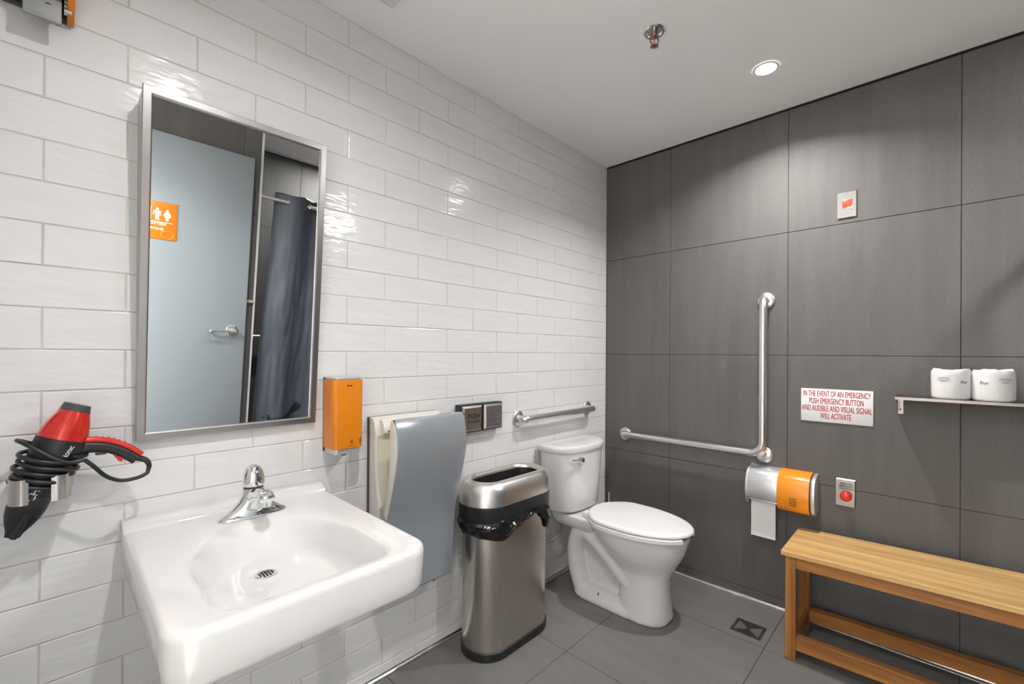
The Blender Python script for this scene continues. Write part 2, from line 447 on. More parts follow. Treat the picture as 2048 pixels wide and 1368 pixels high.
part('frame', MB().box(.14, .78, -3.92, -3.28, CEIL-0.012, CEIL-0.001, 0.002), M['whitemetal'], hp)
part('diffuser', MB().box(.17, .75, -3.89, -3.31, CEIL-0.015, CEIL-0.012), M['panel'], hp)

# ---- floor
fl = struct('floor', MB().box(-0.12, 3.2, -4.7, 0.12, -0.12, -0.0022), M['darkgrout'])
fxs = [0.012] + [0.435+0.6125*i for i in range(0, 4)] + [XB]
fys = [-4.6] + [-0.377-0.6045*i for i in range(6, -1, -1)] + [-0.012]
DR = (0.891, 1.020, -0.333, -0.212)            # drain opening
fcache = {}
for i, (x0, x1) in enumerate(zip(fxs[:-1], fxs[1:])):
    for y0, y1 in zip(fys[:-1], fys[1:]):
        x1c = min(x1, XB)
        if y1 < YB-0.2 and x0 > 2.9: continue
        w, d = round(x1c-x0-0.0022, 4), round(y1-y0-0.0022, 4)
        if w < 0.02: continue
        cx, cy = (x0+x1c)/2, (y0+y1)/2
        if x0 < DR[0] < x1c and y0 < DR[2] < y1:      # the tile cut out around the drain
            e = 0.0011; me = MB()
            me.box(x0+e, DR[0], y0+e, y1-e, -0.01, 0).box(DR[1], x1c-e, y0+e, y1-e, -0.01, 0)
            me.box(DR[0], DR[1], y0+e, DR[2], -0.01, 0).box(DR[0], DR[1], DR[3], y1-e, -0.01, 0)
            link('tile', me.mesh('tile', 0, (cx, cy, -0.005)), M['floor'], fl, (cx, cy, -0.005)); continue
        if (w, d) not in fcache: fcache[(w, d)] = slab_tile((w, d, .01), M['floor'])
        o = bpy.data.objects.new('tile', fcache[(w, d)]); COL.objects.link(o); o.parent = fl
        o.location = (cx, cy, -0.005)

# ---- stainless cove trims where floor meets wall
def cove(pts2):
    return pts2
cv = [(0, 0), (0.0125, 0), (0.012, 0.003), (0.0085, 0.0045), (0.005, 0.0075), (0.003, 0.011), (0.0025, 0.015), (0, 0.0155)]
struct('trim_1', MB().prism([(x+0.0002, z) for x, z in cv], 1, YB, -0.0005), M['trim'], 50)
t2 = MB()
t2.prism([(-x-0.0002, z) for x, z in cv], 0, 0.013, XB-0.001)
struct('trim_2', t2, M['trim'], 50)
# short vertical metal edge strip near the corner
struct('trim_5', MB().box(0.026, 0.040, -0.006, -0.0003, 0.02, 0.371, 0.0015), M['trim'])

# ---- ceiling with recesses for the downlights left as plain surface
struct('ceiling', MB().box(-0.12, 3.2, -4.7, 0.12, CEIL, CEIL+0.1), M['ceil'])
struct('trim_6', MB().box(0.0, XB, -0.004, 0.0026, CEIL-0.0075, CEIL), M['gap'])

# ================================================================== CEILING THINGS
def downlight(x, y, power, label):
    t = thing('recessed_downlight', label, 'ceiling light', (x, y, CEIL), 'recessed ceiling downlights')
    part('trim_ring', MB().lathe((x, y, CEIL-0.0005), (0, 0, -1), [(0.052, 0), (0.052, 0.003), (0.047, 0.005), (0.040, 0.003), (0.040, 0.001)], 40, False, False), M['white'], t)
    part('lens', MB().lathe((x, y, CEIL-0.0005), (0, 0, -1), [(0.001, 0.0035), (0.020, 0.0033), (0.040, 0.0020), (0.040, 0.0006)], 40, True, False), M['lamp'], t)
    l = bpy.data.lights.new('downlight_lamp', 'AREA'); l.energy = power[0]; l.color = (1.0, 0.99, 0.98); l.spread = R(power[1])
    l.shape = 'DISK'; l.size = 0.062
    lo = bpy.data.objects.new('downlight_lamp', l); COL.objects.link(lo); lo.parent = t; lo.location = (0, 0, -0.012)
    return t
downlight(*SPOTS[0], SPOT_W[0], 'round lit downlight in the ceiling near the dark tiled wall')
downlight(*SPOTS[1], SPOT_W[1], 'round lit downlight in the ceiling above the wash basin side')
downlight(*SPOTS[2], SPOT_W[2], 'round lit downlight in the ceiling inside the shower')

sp = thing('fire_sprinkler', 'metal fire sprinkler head hanging from the white ceiling', 'sprinkler', (0.803, -0.940, CEIL))
X, Y = 0.803, -0.940
part('escutcheon', MB().lathe((X, Y, CEIL-0.0003), (0, 0, -1), [(0.041, 0), (0.041, 0.003), (0.036, 0.007), (0.029, 0.006), (0.027, 0.002), (0.027, 0.0005)], 40, False, True), M['chrome'], sp)
part('body', MB().lathe((X, Y, CEIL), (0, 0, -1), [(0.013, 0.001), (0.013, 0.014), (0.009, 0.018), (0.009, 0.024), (0.006, 0.026)], 20), M['bronze'], sp)
for a in (0, PI):
    c, s_ = math.cos(a+.9), math.sin(a+.9)
    part('frame_arm', MB().tube(bez([(X+c*.008, Y+s_*.008, CEIL-.022), (X+c*.016, Y+s_*.016, CEIL-.032), (X+c*.014, Y+s_*.014, CEIL-.044), (X+c*.003, Y+s_*.003, CEIL-.054)], 12), 0.0026, 8), M['bronze'], sp)
part('bulb', MB().cyl((X, Y, CEIL-.026), (X, Y, CEIL-.050), 0.002, n=8), M['redflat'], sp)
dfm = MB().lathe((X, Y, CEIL), (0, 0, -1), [(0.003, .052), (0.010, .055), (0.010, .057), (0.002, .058)], 20)
for k in range(14):
    a = 2*PI*k/14; dfm.tube([(X+math.cos(a)*.009, Y+math.sin(a)*.009, CEIL-.056), (X+math.cos(a)*.0155, Y+math.sin(a)*.0155, CEIL-.0585)], 0.0016, 6)
part('deflector', dfm, M['bronze'], sp)

vt = thing('ceiling_vent', 'square ceiling vent grille above the white tiled wall', 'vent', (0.33, -1.83, CEIL))
vx0, vx1, vy0, vy1 = 0.178, 0.478, -1.98, -1.68
part('frame', MB().box(vx0, vx0+.025, vy0, vy1, CEIL-.012, CEIL, .002).box(vx1-.025, vx1, vy0, vy1, CEIL-.012, CEIL, .002).box(vx0+.025, vx1-.025, vy0, vy0+.025, CEIL-.012, CEIL, .002).box(vx0+.025, vx1-.025, vy1-.025, vy1, CEIL-.012, CEIL, .002), M['whitemetal'], vt)
part('backing', MB().box(vx0+.02, vx1-.02, vy0+.02, vy1-.02, CEIL-.002, CEIL-.0003), M['gap'], vt)
for k in range(9):
    yy = vy0+.04+k*.0275
    part('slat', MB().prism([(yy, CEIL-.003), (yy+.014, CEIL-.010), (yy+.016, CEIL-.009), (yy+.002, CEIL-.002)], 0, vx0+.025, vx1-.025), M['whitemetal'], vt, 0)

# ================================================================== WHITE WALL THINGS
# ---- tilted mirror
my0, my1, mzb, mzt, mxb, mxt = -2.340, -1.871, 1.031, 1.962, 0.022, 0.102
mt = thing('tilted_wall_mirror', 'tilted rectangular wall mirror in a stainless steel frame above the basin', 'mirror', (0, (my0+my1)/2, mzb))
axv = Vector((mxt-mxb, 0, mzt-mzb)).normalized(); nrm = Vector((axv.z, 0, -axv.x)); ayv = Vector((0, 1, 0))
base = Vector((mxb, my0, mzb)); Wm, Hm = my1-my0, (Vector((mxt, 0, mzt))-Vector((mxb, 0, mzb))).length
def mp_(u, v, d): return base + ayv*u + axv*v + nrm*d
fw = 0.021
def frame_bar(name, q):
    """mitred bar from four (u,v) corners: outer a,b then inner b,a"""
    prof = [(0.0, -0.014), (0.0, -0.002), (0.08, 0.0), (0.85, 0.0), (1.0, -0.003), (1.0, -0.009)]
    a, b, b2, a2 = q
    r0 = [mp_(lerp(a[0], a2[0], s), lerp(a[1], a2[1], s), d) for s, d in prof]
    r1 = [mp_(lerp(b[0], b2[0], s), lerp(b[1], b2[1], s), d) for s, d in prof]
    part(name, MB().rings([r0, r1]), M['frame'], mt, 25)
o4 = [(0, 0), (Wm, 0), (Wm, Hm), (0, Hm)]; i4 = [(fw, fw), (Wm-fw, fw), (Wm-fw, Hm-fw), (fw, Hm-fw)]
for k in range(4): frame_bar('frame_rail' if k % 2 == 0 else 'frame_stile', (o4[k], o4[(k+1) % 4], i4[(k+1) % 4], i4[k]))
part('glass', MB().rings([[mp_(*i4[k], -0.0075)+(ayv*((-1, 1, 1, -1)[k])+axv*((-1, -1, 1, 1)[k]))*0.004 for k in range(4)], [mp_(*i4[k], -0.0120)+(ayv*((-1, 1, 1, -1)[k])+axv*((-1, -1, 1, 1)[k]))*0.004 for k in range(4)]]), M['mirror'], mt, 0)
for yy, s_ in ((my0+0.0015, 1), (my1-0.0025, -1)):
    part('side_panel', MB().prism([(0.0006, mzb+0.004), (mxb-0.014+.002, mzb+0.002), (mxt-0.013, mzt-0.002), (0.0006, mzt-0.012)], 1, yy, yy+0.001), M['frame'], mt, 0)
part('top_panel', MB().prism([(0.0006, mzt-.0135), (mxt-.013, mzt-.0035), (mxt-.013, mzt-.0025), (0.0006, mzt-.0125)], 1, my0+.003, my1-.003), M['frame'], mt, 0)

# ---- wash basin
LC = -2.11; SY, SX = 0.258, 0.690
ba = thing('wash_basin', 'white wall-mounted accessible wash basin with long front apron', 'sink', (0.0, LC, 0.70))
def sink_outline(inset, rf=0.06, rb=0.008, n=120, x0=0.0006):
    """closed outline going round; wall side at x=x0"""
    x1 = SX-inset; hy = SY-inset; xb = x0+max(0, inset)
    rf = max(0.005, rf-inset*.5); pts = []
    def arc(cx, cy, r, a0, a1, k): return [(cx+r*math.cos(a0+(a1-a0)*i/(k-1)), cy+r*math.sin(a0+(a1-a0)*i/(k-1))) for i in range(k)]
    raw = arc(x1-rf, hy-rf, rf, 0, PI/2, 14) + arc(xb+rb, hy-rb, rb, PI/2, PI, 5) + arc(xb+rb, -hy+rb, rb, PI, 1.5*PI, 5) + arc(x1-rf, -hy+rf, rf, 1.5*PI, 2*PI, 14)
    return resample(raw, n)
def resample(raw, n, c=None):
    """sample a closed star-shaped outline at equal angles about c"""
    c = c or (0.40, 0.0)
    out = []; m = len(raw)
    for k in range(n):
        a = 2*PI*k/n; dx, dy = math.cos(a), math.sin(a); best = None
        for i in range(m):
            (xa, ya), (xb_, yb_) = raw[i], raw[(i+1) % m]
            ex, ey = xb_-xa, yb_-ya; den = dx*ey-dy*ex
            if abs(den) < 1e-12: continue
            t = ((xa-c[0])*ey-(ya-c[1])*ex)/den; u = ((xa-c[0])*dy-(ya-c[1])*dx)/den
            if t > 0 and -1e-6 <= u <= 1+1e-6 and (best is None or t > best): best = t
        out.append((c[0]+dx*best, c[1]+dy*best))
    return out
def basin_outline(grow, n=120):
    """basin edge: half ellipse toward the wall, squared front"""
    hx, hy = 0.172, 0.172; raw = []
    xb, xm, xf, w = 0.200-grow, 0.46, 0.640+grow, 0.168+grow; rf = 0.05+grow*.6
    for k in range(25):
        a = PI/2+PI*k/24; raw.append((xm+(xm-xb)*math.cos(a), w*math.sin(a)))
    for k in range(9):
        a = 1.5*PI+PI/2*k/8; raw.append((xf-rf+rf*math.cos(a), -w+rf+rf*math.sin(a)))
    for k in range(9):
        a = PI/2*k/8; raw.append((xf-rf+rf*math.cos(a), w-rf+rf*math.sin(a)))
    return resample(raw, n)
ND = 144; ZD = 0.806
def zring(pts, z): return [Vector((x, LC+y, z)) for x, y in pts]
sk = MB(); rs = []
# underside, apron, rim, deck, basin
und = resample([(0.02, .17), (0.30, .19), (0.55, .17), (0.60, 0.1), (0.60, -0.1), (0.55, -.17), (0.30, -.19), (0.02, -.17)], ND)
rs.append([Vector((x, LC+y, 0.655 if True else 0)) for x, y in und])
for ins, z in ((0.045, 0.690), (0.016, 0.701), (0.007, 0.707), (0.003, 0.717), (0.0015, 0.75), (0.0, 0.789), (0.0012, 0.797), (0.0045, 0.803), (0.009, 0.8055), (0.014, ZD)):
    rs.append([Vector((p[0], LC+p[1], z)) for p in sink_outline(ins, n=ND)])
o_ = sink_outline(0.014, n=ND); b_ = basin_outline(0.022, ND)
for t in (0.33, 0.66, 1.0): rs.append(zring([(lerp(p[0], q[0], t), lerp(p[1], q[1], t)) for p, q in zip(o_, b_)], ZD-0.002*t))
def floor_outline(n):
    raw = []
    for k in range(25):
        a = PI/2+PI*k/24; raw.append((.46+(.46-.285)*math.cos(a), .150*math.sin(a)))
    for q0, sg in ((1.5*PI, -1), (0, 1)):
        for k in range(9):
            a = q0+PI/2*k/8; raw.append((.575+.035*math.cos(a), sg*.115+.035*math.sin(a)))
    return resample(raw, n)
b0 = basin_outline(0.012, ND); bt = floor_outline(ND)
for t, dz in ((0.0, .0050), (.10, .0085), (.22, .0165), (.38, .031), (.55, .048), (.70, .062), (.82, .0715), (.92, .0770), (1.0, .0795)):
    rs.append(zring([(lerp(p[0], q[0], t), lerp(p[1], q[1], t)) for p, q in zip(b0, bt)], ZD-dz))
dc = (0.362, -0.014)
for t in (0.3, 0.6, 0.85):
    rs.append(zring([(lerp(p[0], dc[0]+.026*math.cos(2*PI*k/ND), t), lerp(p[1], dc[1]+.026*math.sin(2*PI*k/ND), t)) for k, p in enumerate(bt)], ZD-0.0795-0.008*t))
rs.append(zring([(dc[0]+.026*math.cos(2*PI*k/ND), dc[1]+.026*math.sin(2*PI*k/ND)) for k in range(ND)], ZD-0.0885))
sk.rings(rs)
part('bowl', sk, M['china'], ba, 60)
part('back_ledge', MB().prism([(0.0006, ZD-.01), (0.074, ZD-.01), (0.070, ZD+.002), (0.058, ZD+.010), (0.046, ZD+.0165), (0.030, ZD+.019), (0.0006, ZD+.019)], 1, LC-SY+.0008, LC+SY-.0008, 0.004), M['china'], ba, 50)
dz_ = ZD-0.0885
dr = part('drain_strainer', MB().lathe((dc[0], LC+dc[1], dz_-.002), (0, 0, 1), [(0.0255, 0), (0.0265, 0.003), (0.024, 0.0042), (0.019, 0.0032), (0.0, 0.0030)], 40), M['chrome'], ba)
for i in range(-2, 3):
    for j in range(-2, 3):
        if i*i+j*j > 5: continue
        part('hole', MB().box(dc[0]+i*.0068-.002, dc[0]+i*.0068+.002, LC+dc[1]+j*.0068-.0022, LC+dc[1]+j*.0068+.0022, dz_+.0008, dz_+.0016), M['gap'], dr, 0)
part('trap_pipe', MB().tube(bez([(dc[0], LC+dc[1], .66), (dc[0], LC+dc[1], .56), (dc[0]-.04, LC+dc[1], .52), (dc[0]-.09, LC+dc[1], .53), (dc[0]-.12, LC+dc[1], .57), (.15, LC+dc[1], .575), (0.001, LC+dc[1], .575)], 36), 0.018, 16), M['chrome'], ba)

# ---- faucet
FC = Vector((0.150, -2.095, ZD-0.001))
fa = thing('basin_faucet', 'chrome single-lever faucet standing on the white wash basin', 'faucet', FC)
def sup(hx, hy, p, n=56):
    out = []
    for k in range(n):
        a = 2*PI*k/n; c, s_ = math.cos(a), math.sin(a)
        out.append((hx*math.copysign(abs(c)**(2/p), c), hy*math.copysign(abs(s_)**(2/p), s_)))
    return out
def fr(hx, hy, z, p=2.0, dx=0.0): return [FC+Vector((x+dx, y, z)) for x, y in sup(hx, hy, p)]
part('body', MB().rings([fr(.030, .086, 0, 2.4), fr(.031, .087, .003, 2.3), fr(.029, .083, .007, 2.1), fr(.027, .068, .016, 1.9), fr(.027, .052, .028, 1.9), fr(.0275, .038, .044, 2), fr(.0275, .031, .058, 2), fr(.0275, .0285, .072, 2), fr(.0275, .028, .080, 2)]), M['chrome'], fa, 60)
part('collar', MB().lathe(FC+Vector((0, 0, .080)), (0, 0, 1), [(.0245, 0), (.0245, .006)], 40), M['darkgrey'], fa)
hd = [(.0275, .086), (.0290, .092), (.0285, .105), (.0265, .118), (.0225, .129), (.0160, .138), (.0080, .1430), (.001, .1445)]
hnd = MB().lathe(FC, (0, 0, 1), hd, 40)
part('lever_handle', hnd, M['chrome'], fa, 60)
part('lever_tab', MB().rings([[FC+Vector((.016+x*.5, y, z)) for x, y in sup(w, h, 2.2, 24)] for w, h, z in ((.012, .010, .118), (.016, .012, .128), (.018, .011, .136), (.014, .008, .141))]), M['chrome'], fa, 60)
part('spout', MB().tube(bez([FC+Vector((.012, 0, .056)), FC+Vector((.045, .001, .068)), FC+Vector((.080, .002, .076)), FC+Vector((.105, .003, .074)), FC+Vector((.120, .003, .064))], 20), [.024]*5+[.0215]*5+[.0195]*5+[.019]*3+[.018, .014, .009], 24, ell=(0.8, 1.0)), M['chrome'], fa, 60)
part('aerator', MB().cyl(FC+Vector((.103, .003, .048)), FC+Vector((.103, .003, .064)), .0125, n=24), M['chrome'], fa)
part('indicator_dot', MB().lathe(FC+Vector((.0285, .0, .096)), (1, 0, 0), [(.004, -.001), (.004, .0012), (.001, .0016)], 16), M['darkgrey'], fa)

# ---- soap dispenser
sy0, sy1 = -1.842, -1.737
sd = thing('soap_dispenser', 'orange soap dispenser with silver top and base beside the mirror', 'soap dispenser', (0, (sy0+sy1)/2, 0.91))
def rr_prism(x0, x1, y0, y1, z0, z1, r, bev=0.0):
    hx, hy = (x1-x0)/2, (y1-y0)/2
    poly = [((x0 if q[0] < (x0+x1)/2 and False else q[0]), q[1]) for q in rrect((x0+x1)/2, (y0+y1)/2, hx, hy, r, 8)]
    return MB().prism(poly, 2, z0, z1, bev)
part('back_plate', MB().box(0.0004, .006, sy0+.004, sy1-.004, .925, 1.186, .002), M['darkgrey'], sd)
part('cover', rr_prism(.006, .102, sy0, sy1, .941, 1.179, .014, .0015), M['orange'], sd)
part('top_cap', rr_prism(.006, .098, sy0+.006, sy1-.006, 1.179, 1.188, .012, .002), M['silver'], sd)
part('base', rr_prism(.006, .096, sy0+.006, sy1-.006, .922, .941, .012, .002), M['silver'], sd)
part('nozzle', MB().lathe((.06, (sy0+sy1)/2, .923), (0, 0, -1), [(.012, 0), (.012, .008), (.006, .012)], 20), M['darkgrey'], sd)
part('maker_mark', MB().box(.102, .1023, -1.797, -1.779, 1.157, 1.160).box(.102, .1023, -1.797, -1.795, 1.155, 1.163).box(.102, .1023, -1.790, -1.788, 1.155, 1.162).box(.102, .1023, -1.782, -1.780, 1.155, 1.162), M['print'], sd, 0)
for k in range(5): part('level_bar', MB().box(.102, .1024, -1.752, -1.745, .955+k*.0042, .9568+k*.0042), M['print'], sd, 0)
lm = MB()
for k in range(5): lm.box(.102, .1023, -1.787+abs(k-2)*.002, -1.773-abs(k-2)*.002, .957+k*.0028, .9583+k*.0028)
lm.box(.102, .1023, -1.791, -1.769, .950, .9512)
part('printed_emblem', lm, M['print'], sd, 0)

# ---- hand dryer
hy0, hy1 = -1.668, -1.362
hdr = thing('hand_dryer', 'grey jet hand dryer with open ivory side slot on the white wall', 'hand dryer', (0, (hy0+hy1)/2, 0.355))
part('back_plate', MB().prism([(0.0004, .375), (.012, .372), (.016, .70), (.014, 1.025), (0.0004, 1.028)], 1, hy0-.003, hy1+.003, .002), M['darkgrey'], hdr)
rear = [(.012, .62), (.060, .66), (.082, .705), (.092, .735)]
# rear housing profile: lower body + back of the slot
part('rear_housing', MB().prism([(.012, .66), (.090, .66), (.088, .705), (.074, .76), (.062, .84), (.058, .92), (.060, .975), (.052, 1.005), (.040, 1.024), (.030, 1.028), (.012, 1.028)], 1, hy0, hy1, .004), M['ivory'], hdr, 35)
part('lower_body', MB().prism([(.012, .374), (.050, .360), (.100, .360), (.122, .372), (.126, .44), (.136, .58), (.152, .68), (.150, .712), (.120, .706), (.088, .700), (.012, .68)], 1, hy0+.003, hy1-.003, .006), M['greybody'], hdr, 35)
part('slot_lining', MB().prism([(.089, .702), (.0895, .708), (.0765, .762), (.0645, .842), (.0605, .92), (.0615, .962), (.058, .962), (.054, .92), (.058, .84), (.070, .76), (.084, .702)], 1, hy0+.010, hy1-.010), M['cream'], hdr, 35)
part('sensor_block', MB().prism([(.050, .958), (.066, .960), (.080, .972), (.080, 1.000), (.066, 1.018), (.046, 1.022)], 1, hy0+.022, hy1-.022, .006), M['ivory'], hdr, 40)
fp = [(.146, .66), (.166, .72), (.186, .785), (.204, .85), (.214, .90), (.216, .94), (.210, .985), (.200, 1.020), (.192, 1.034), (.182, 1.036)]
inn = [(.166, 1.032), (.160, 1.015), (.158, .96), (.156, .88), (.148, .80), (.136, .735), (.122, .69)]
part('front_shell', MB().prism([(x-.008, z) for x, z in fp] + inn, 1, hy0, hy1, .004), M['ivory'], hdr, 35)
fpan = [(.118, .362), (.131, .376), (.133, .44), (.142, .58), (.152, .655)] + [(x+.004, z) for x, z in fp[1:]]
bpan = [(x-.005, z) for x, z in reversed(fpan)]
part('front_panel', MB().prism(fpan + bpan, 1, hy0-.001, hy1+.001, .002), M['greybody'], hdr, 35)
part('status_slot', MB().box(.176, .1785, -1.475, -1.405, 1.0352, 1.0366), M['gap'], hdr, 0)
part('indicator_lamp', MB().box(.079, .0812, hy0+.040, hy0+.060, .974, .980), M['green'], hdr, 0)
part('drain_plug', MB().box(.085, .110, -1.44, -1.43, .353, .361), M['black'], hdr, 0)

# ---- door push plates
def wheelchair(m, u0, v0, s, P_):
    """accessibility symbol out of bars; P_(u,v) -> (point) on the surface; s = size"""
    def bar(a, b, r): m.tube([P_(u0+a[0]*s, v0+a[1]*s), P_(u0+b[0]*s, v0+b[1]*s)], r*s, 8)
    m.lathe(P_(u0-.06*s, v0+.92*s), P_.n, [(.085*s, -.0002), (.085*s, .0004)], 16)
    bar((-.06, .76), (-.02, .42), .055); bar((-.02, .42), (.24, .40), .05); bar((.24, .40), (.36, .10), .05); bar((.36, .10), (.45, .13), .04)
    bar((-.04, .60), (.20, .58), .04)
    pts = []
    for k in range(19):
        a = R(110)+R(230)*k/18; pts.append(P_(u0+.0*s+.30*s*math.cos(a), v0+.22*s+.30*s*math.sin(a)))
    m.tube(pts, .04*s, 8)
def push_plate(y0, y1, label):
    t = thing('push_plate_switch', label, 'switch', (0, (y0+y1)/2, .912), 'door push plates beside the hand dryer')
    part('box', MB().box(0.0004, .040, y0, y1, .912, 1.040, .003), M['black'], t)
    c = bmesh.new(); a, b, z0, z1, i = y0+.006, y1-.006, .918, 1.034, .009
    r0 = [Vector((.040, a, z0)), Vector((.040, b, z0)), Vector((.040, b, z1)), Vector((.040, a, z1))]
    r1 = [Vector((.044, p.y, p.z)) for p in r0]
    r2 = [Vector((.051, p.y+(i if p.y < (a+b)/2 else -i), p.z+(i if p.z < 1 and p.z < .97 else -i))) for p in r1]
    c.free()
    part('plate', MB().rings([r0, r1, r2]), M['frame'], t, 20)
    return t
pl1 = push_plate(-1.2490, -1.1205, 'square steel push-to-lock plate partly behind the hand dryer')
pl2 = push_plate(-1.1190, -0.9890, 'square steel push-to-open plate with a wheelchair symbol')
text('PUSH', .030, M['print'], pl1, (.0512, -1.180, .986), ROT_W, bold=.0006)
text('TO LOCK', .017, M['print'], pl1, (.0512, -1.180, .962), ROT_W, bold=.0005)
text('PUSH', .027, M['printblue'], pl2, (.0512, -1.054, .956), ROT_W, bold=.0006)
text('TO OPEN', .015, M['printblue'], pl2, (.0512, -1.054, .937), ROT_W, bold=.0005)
wm = MB()
def PW(u, v): return Vector((.0512, u, v))
PW.n = Vector((1, 0, 0))
wheelchair(wm, -1.058, .974, .048, PW)
part('wheelchair_symbol', wm, M['printblue'], pl2)

# ---- grab bars
def flange(p, n, parent, r=.040):
    part('flange', MB().lathe(p, n, [(r, .0004), (r, .008), (r-.004, .012), (.022, .0135), (.018, .015)], 40), M['steel'], parent)
gb = thing('grab_bar', 'short straight stainless grab bar on the white tiled wall above the toilet', 'grab bar', (0, -.53, .937))
flange((0, -.842, .937), (1, 0, 0), gb); flange((0, -.220, .939), (1, 0, 0), gb)
part('bar', MB().tube(bez([(.010, -.842, .937), (.030, -.842, .937), (.050, -.834, .937), (.057, -.812, .937), (.058, -.70, .937), (.058, -.36, .939), (.057, -.250, .939), (.050, -.228, .939), (.030, -.220, .939), (.010, -.220, .939)], 60), .0185, 20), M['steel'], gb)
lb = thing('l_shaped_grab_bar', 'L-shaped stainless grab bar on the dark tiled wall beside the toilet', 'grab bar', (.55, 0, .77))
for p in ((.955, 0, 1.553), (.152, 0, .768), (.950, 0, .766)): flange(p, (0, -1, 0), lb)
_arc = [(.955-.062*(1-math.cos(a)), -.058, .776+.062*(1-math.sin(a))) for a in [R(q) for q in range(0, 91, 10)]]
_pts = [(.955, -.010, 1.553), (.955, -.022, 1.553), (.955, -.038, 1.551), (.955, -.050, 1.543), (.955, -.057, 1.530), (.955, -.058, 1.51)]
_pts += [(.955, -.058, z) for z in (1.40, 1.20, 1.00, .87)] + _arc + [(x, -.058, .776) for x in (.86, .70, .50, .32, .21)]
_pts += [(.180, -.057, .776), (.164, -.050, .775), (.155, -.038, .772), (.152, -.024, .770), (.152, -.010, .768)]
part('bar', MB().tube(_pts, .0193, 24), M['steel'], lb, 60)
part('support_post', MB().cyl((.950, -.010, .768), (.950, -.056, .784), .0150, n=20), M['steel'], lb)

# ---- orange dispenser, upper left
od = thing('orange_wall_unit', 'orange wall unit with a grey front plate high above the hair dryer', 'dispenser', (0, -2.535, 2.04))
oy0, oy1 = -2.612, -2.461
part('back_plate', MB().box(.0004, .010, oy0+.006, oy1-.006, 2.085, 2.33, .002), M['darkgrey'], od)
part('side_wall', MB().prism([(.004, 2.083), (.030, 2.086), (.055, 2.102), (.078, 2.135), (.085, 2.18), (.085, 2.35), (.004, 2.35)], 1, oy1-.013, oy1, .002), M['orange'], od)
part('side_wall', MB().prism([(.004, 2.083), (.030, 2.086), (.055, 2.102), (.078, 2.135), (.085, 2.18), (.085, 2.35), (.004, 2.35)], 1, oy0, oy0+.004, .001), M['orange'], od)
part('cover', MB().box(.076, .086, oy0+.003, oy1-.003, 2.125, 2.35, .003).box(.004, .086, oy0+.003, oy1-.003, 2.34, 2.35, .003), M['orange'], od)
gp = part('front_plate', MB().box(.060, .070, -2.545, -2.483, 2.046, 2.10, .003), M['plategrey'], od)
for yy in (-2.530, -2.510): part('slot', MB().box(.0695, .0703, yy, yy+.009, 2.083, 2.0855), M['gap'], gp, 0)
part('inner_block', MB().box(.010, .060, oy0+.03, oy1-.022, 2.092, 2.30, .003), M['black'], od)
for k in range(4): part('rib', MB().box(.030, .050, oy1-.018, oy1-.005, 2.093+k*.010, 2.0965+k*.010), M['whitemetal'], od, 0)

# ---- hair dryer holder
hh = thing('hair_dryer_holder', 'bent metal wall bracket holding the red hair dryer', 'holder', (0, -2.51, .94))
part('back_plate', MB().box(.0004, .003, -2.560, -2.455, .935, .995, .0005), M['frame'], hh)
for ys, sg in ((-2.556, 1), (-2.464, -1)):
    pts = [(.003, ys+sg*.006), (.03, ys-sg*.001), (.07, ys-sg*.004), (.105, ys-sg*.002), (.124, ys+sg*.006), (.131, ys+sg*.016), (.130, ys+sg*.029)]
    c_ = bez([(p[0], p[1], 0) for p in pts], 30); nn = len(c_)
    outer = [(p.x, p.y) for p in c_]; inner = []
    for i, p in enumerate(c_):
        t = (c_[min(i+1, nn-1)]-c_[max(i-1, 0)]).normalized(); q = p+Vector((-t.y, t.x, 0))*0.0016*sg; inner.append((q.x, q.y))
    part('arm', MB().prism(outer+inner[::-1], 2, .934, .990), M['frame'], hh, 50)

# ---- hair dryer
HD = thing('hair_dryer', 'red and black hair dryer with its cord wound around the barrel', 'hair dryer', (.085, -2.50, .86))
A0, A1 = Vector((.085, -2.452, 1.142)), Vector((.092, -2.551, .862))
ax = (A1-A0).normalized(); LA = (A1-A0).length
ex_ = Vector((1, 0, 0)); ex_ = (ex_-ax*ex_.dot(ax)).normalized(); ey_ = ax.cross(ex_)
if ey_.y < 0: ey_ = -ey_
def hring(t, rx, ry, dy=0.0, n=36): return [A0+ax*t+ex_*(rx*math.cos(2*PI*k/n))+ey_*(ry*math.sin(2*PI*k/n)+dy) for k in range(n)]
part('rear_filter', MB().rings([hring(-.004, .018, .018), hring(-.004, .024, .024), hring(.012, .0275, .0275, .001)]), M['darkgrey'], HD, 40)
redm = MB().rings([hring(.012, .0280, .0280, .001), hring(.025, .0320, .0315, .002), hring(.042, .0370, .0375, .002), hring(.060, .0410, .0420, .002), hring(.080, .0420, .0430, .001)])
part('rear_shell', redm, M['red'], HD, 50)
for k in range(5):
    a = R(-60+30*k)
    p = [A0+ax*t+ex_*(r*math.cos(a))+ey_*(r*math.sin(a)) for t, r in ((.024, .0312), (.04, .0365), (.055, .0398), (.068, .0415))]
    part('groove', MB().tube(p, .0013, 6), M['redflat'], HD)
part('barrel', MB().rings([hring(.078, .0425, .0435, .001), hring(.092, .0430, .0445, .002), hring(.110, .0420, .0440, .002), hring(.130, .0390, .0405), hring(.150, .0360, .0370), hring(.172, .0335, .0340), hring(.195, .0315, .0320), hring(.212, .0305, .0310), hring(.214, .026, .026)]), M['black'], HD, 50)
cn = MB().rings([hring(.206, .0325, .0325), hring(.222, .0322, .0330), hring(.238, .0280, .0325), hring(.256, .0200, .0290), hring(.274, .0120, .0220), hring(.288, .0075, .0150), hring(.300, .0065, .0120)])
part('nozzle', cn, M['black'], HD, 40)
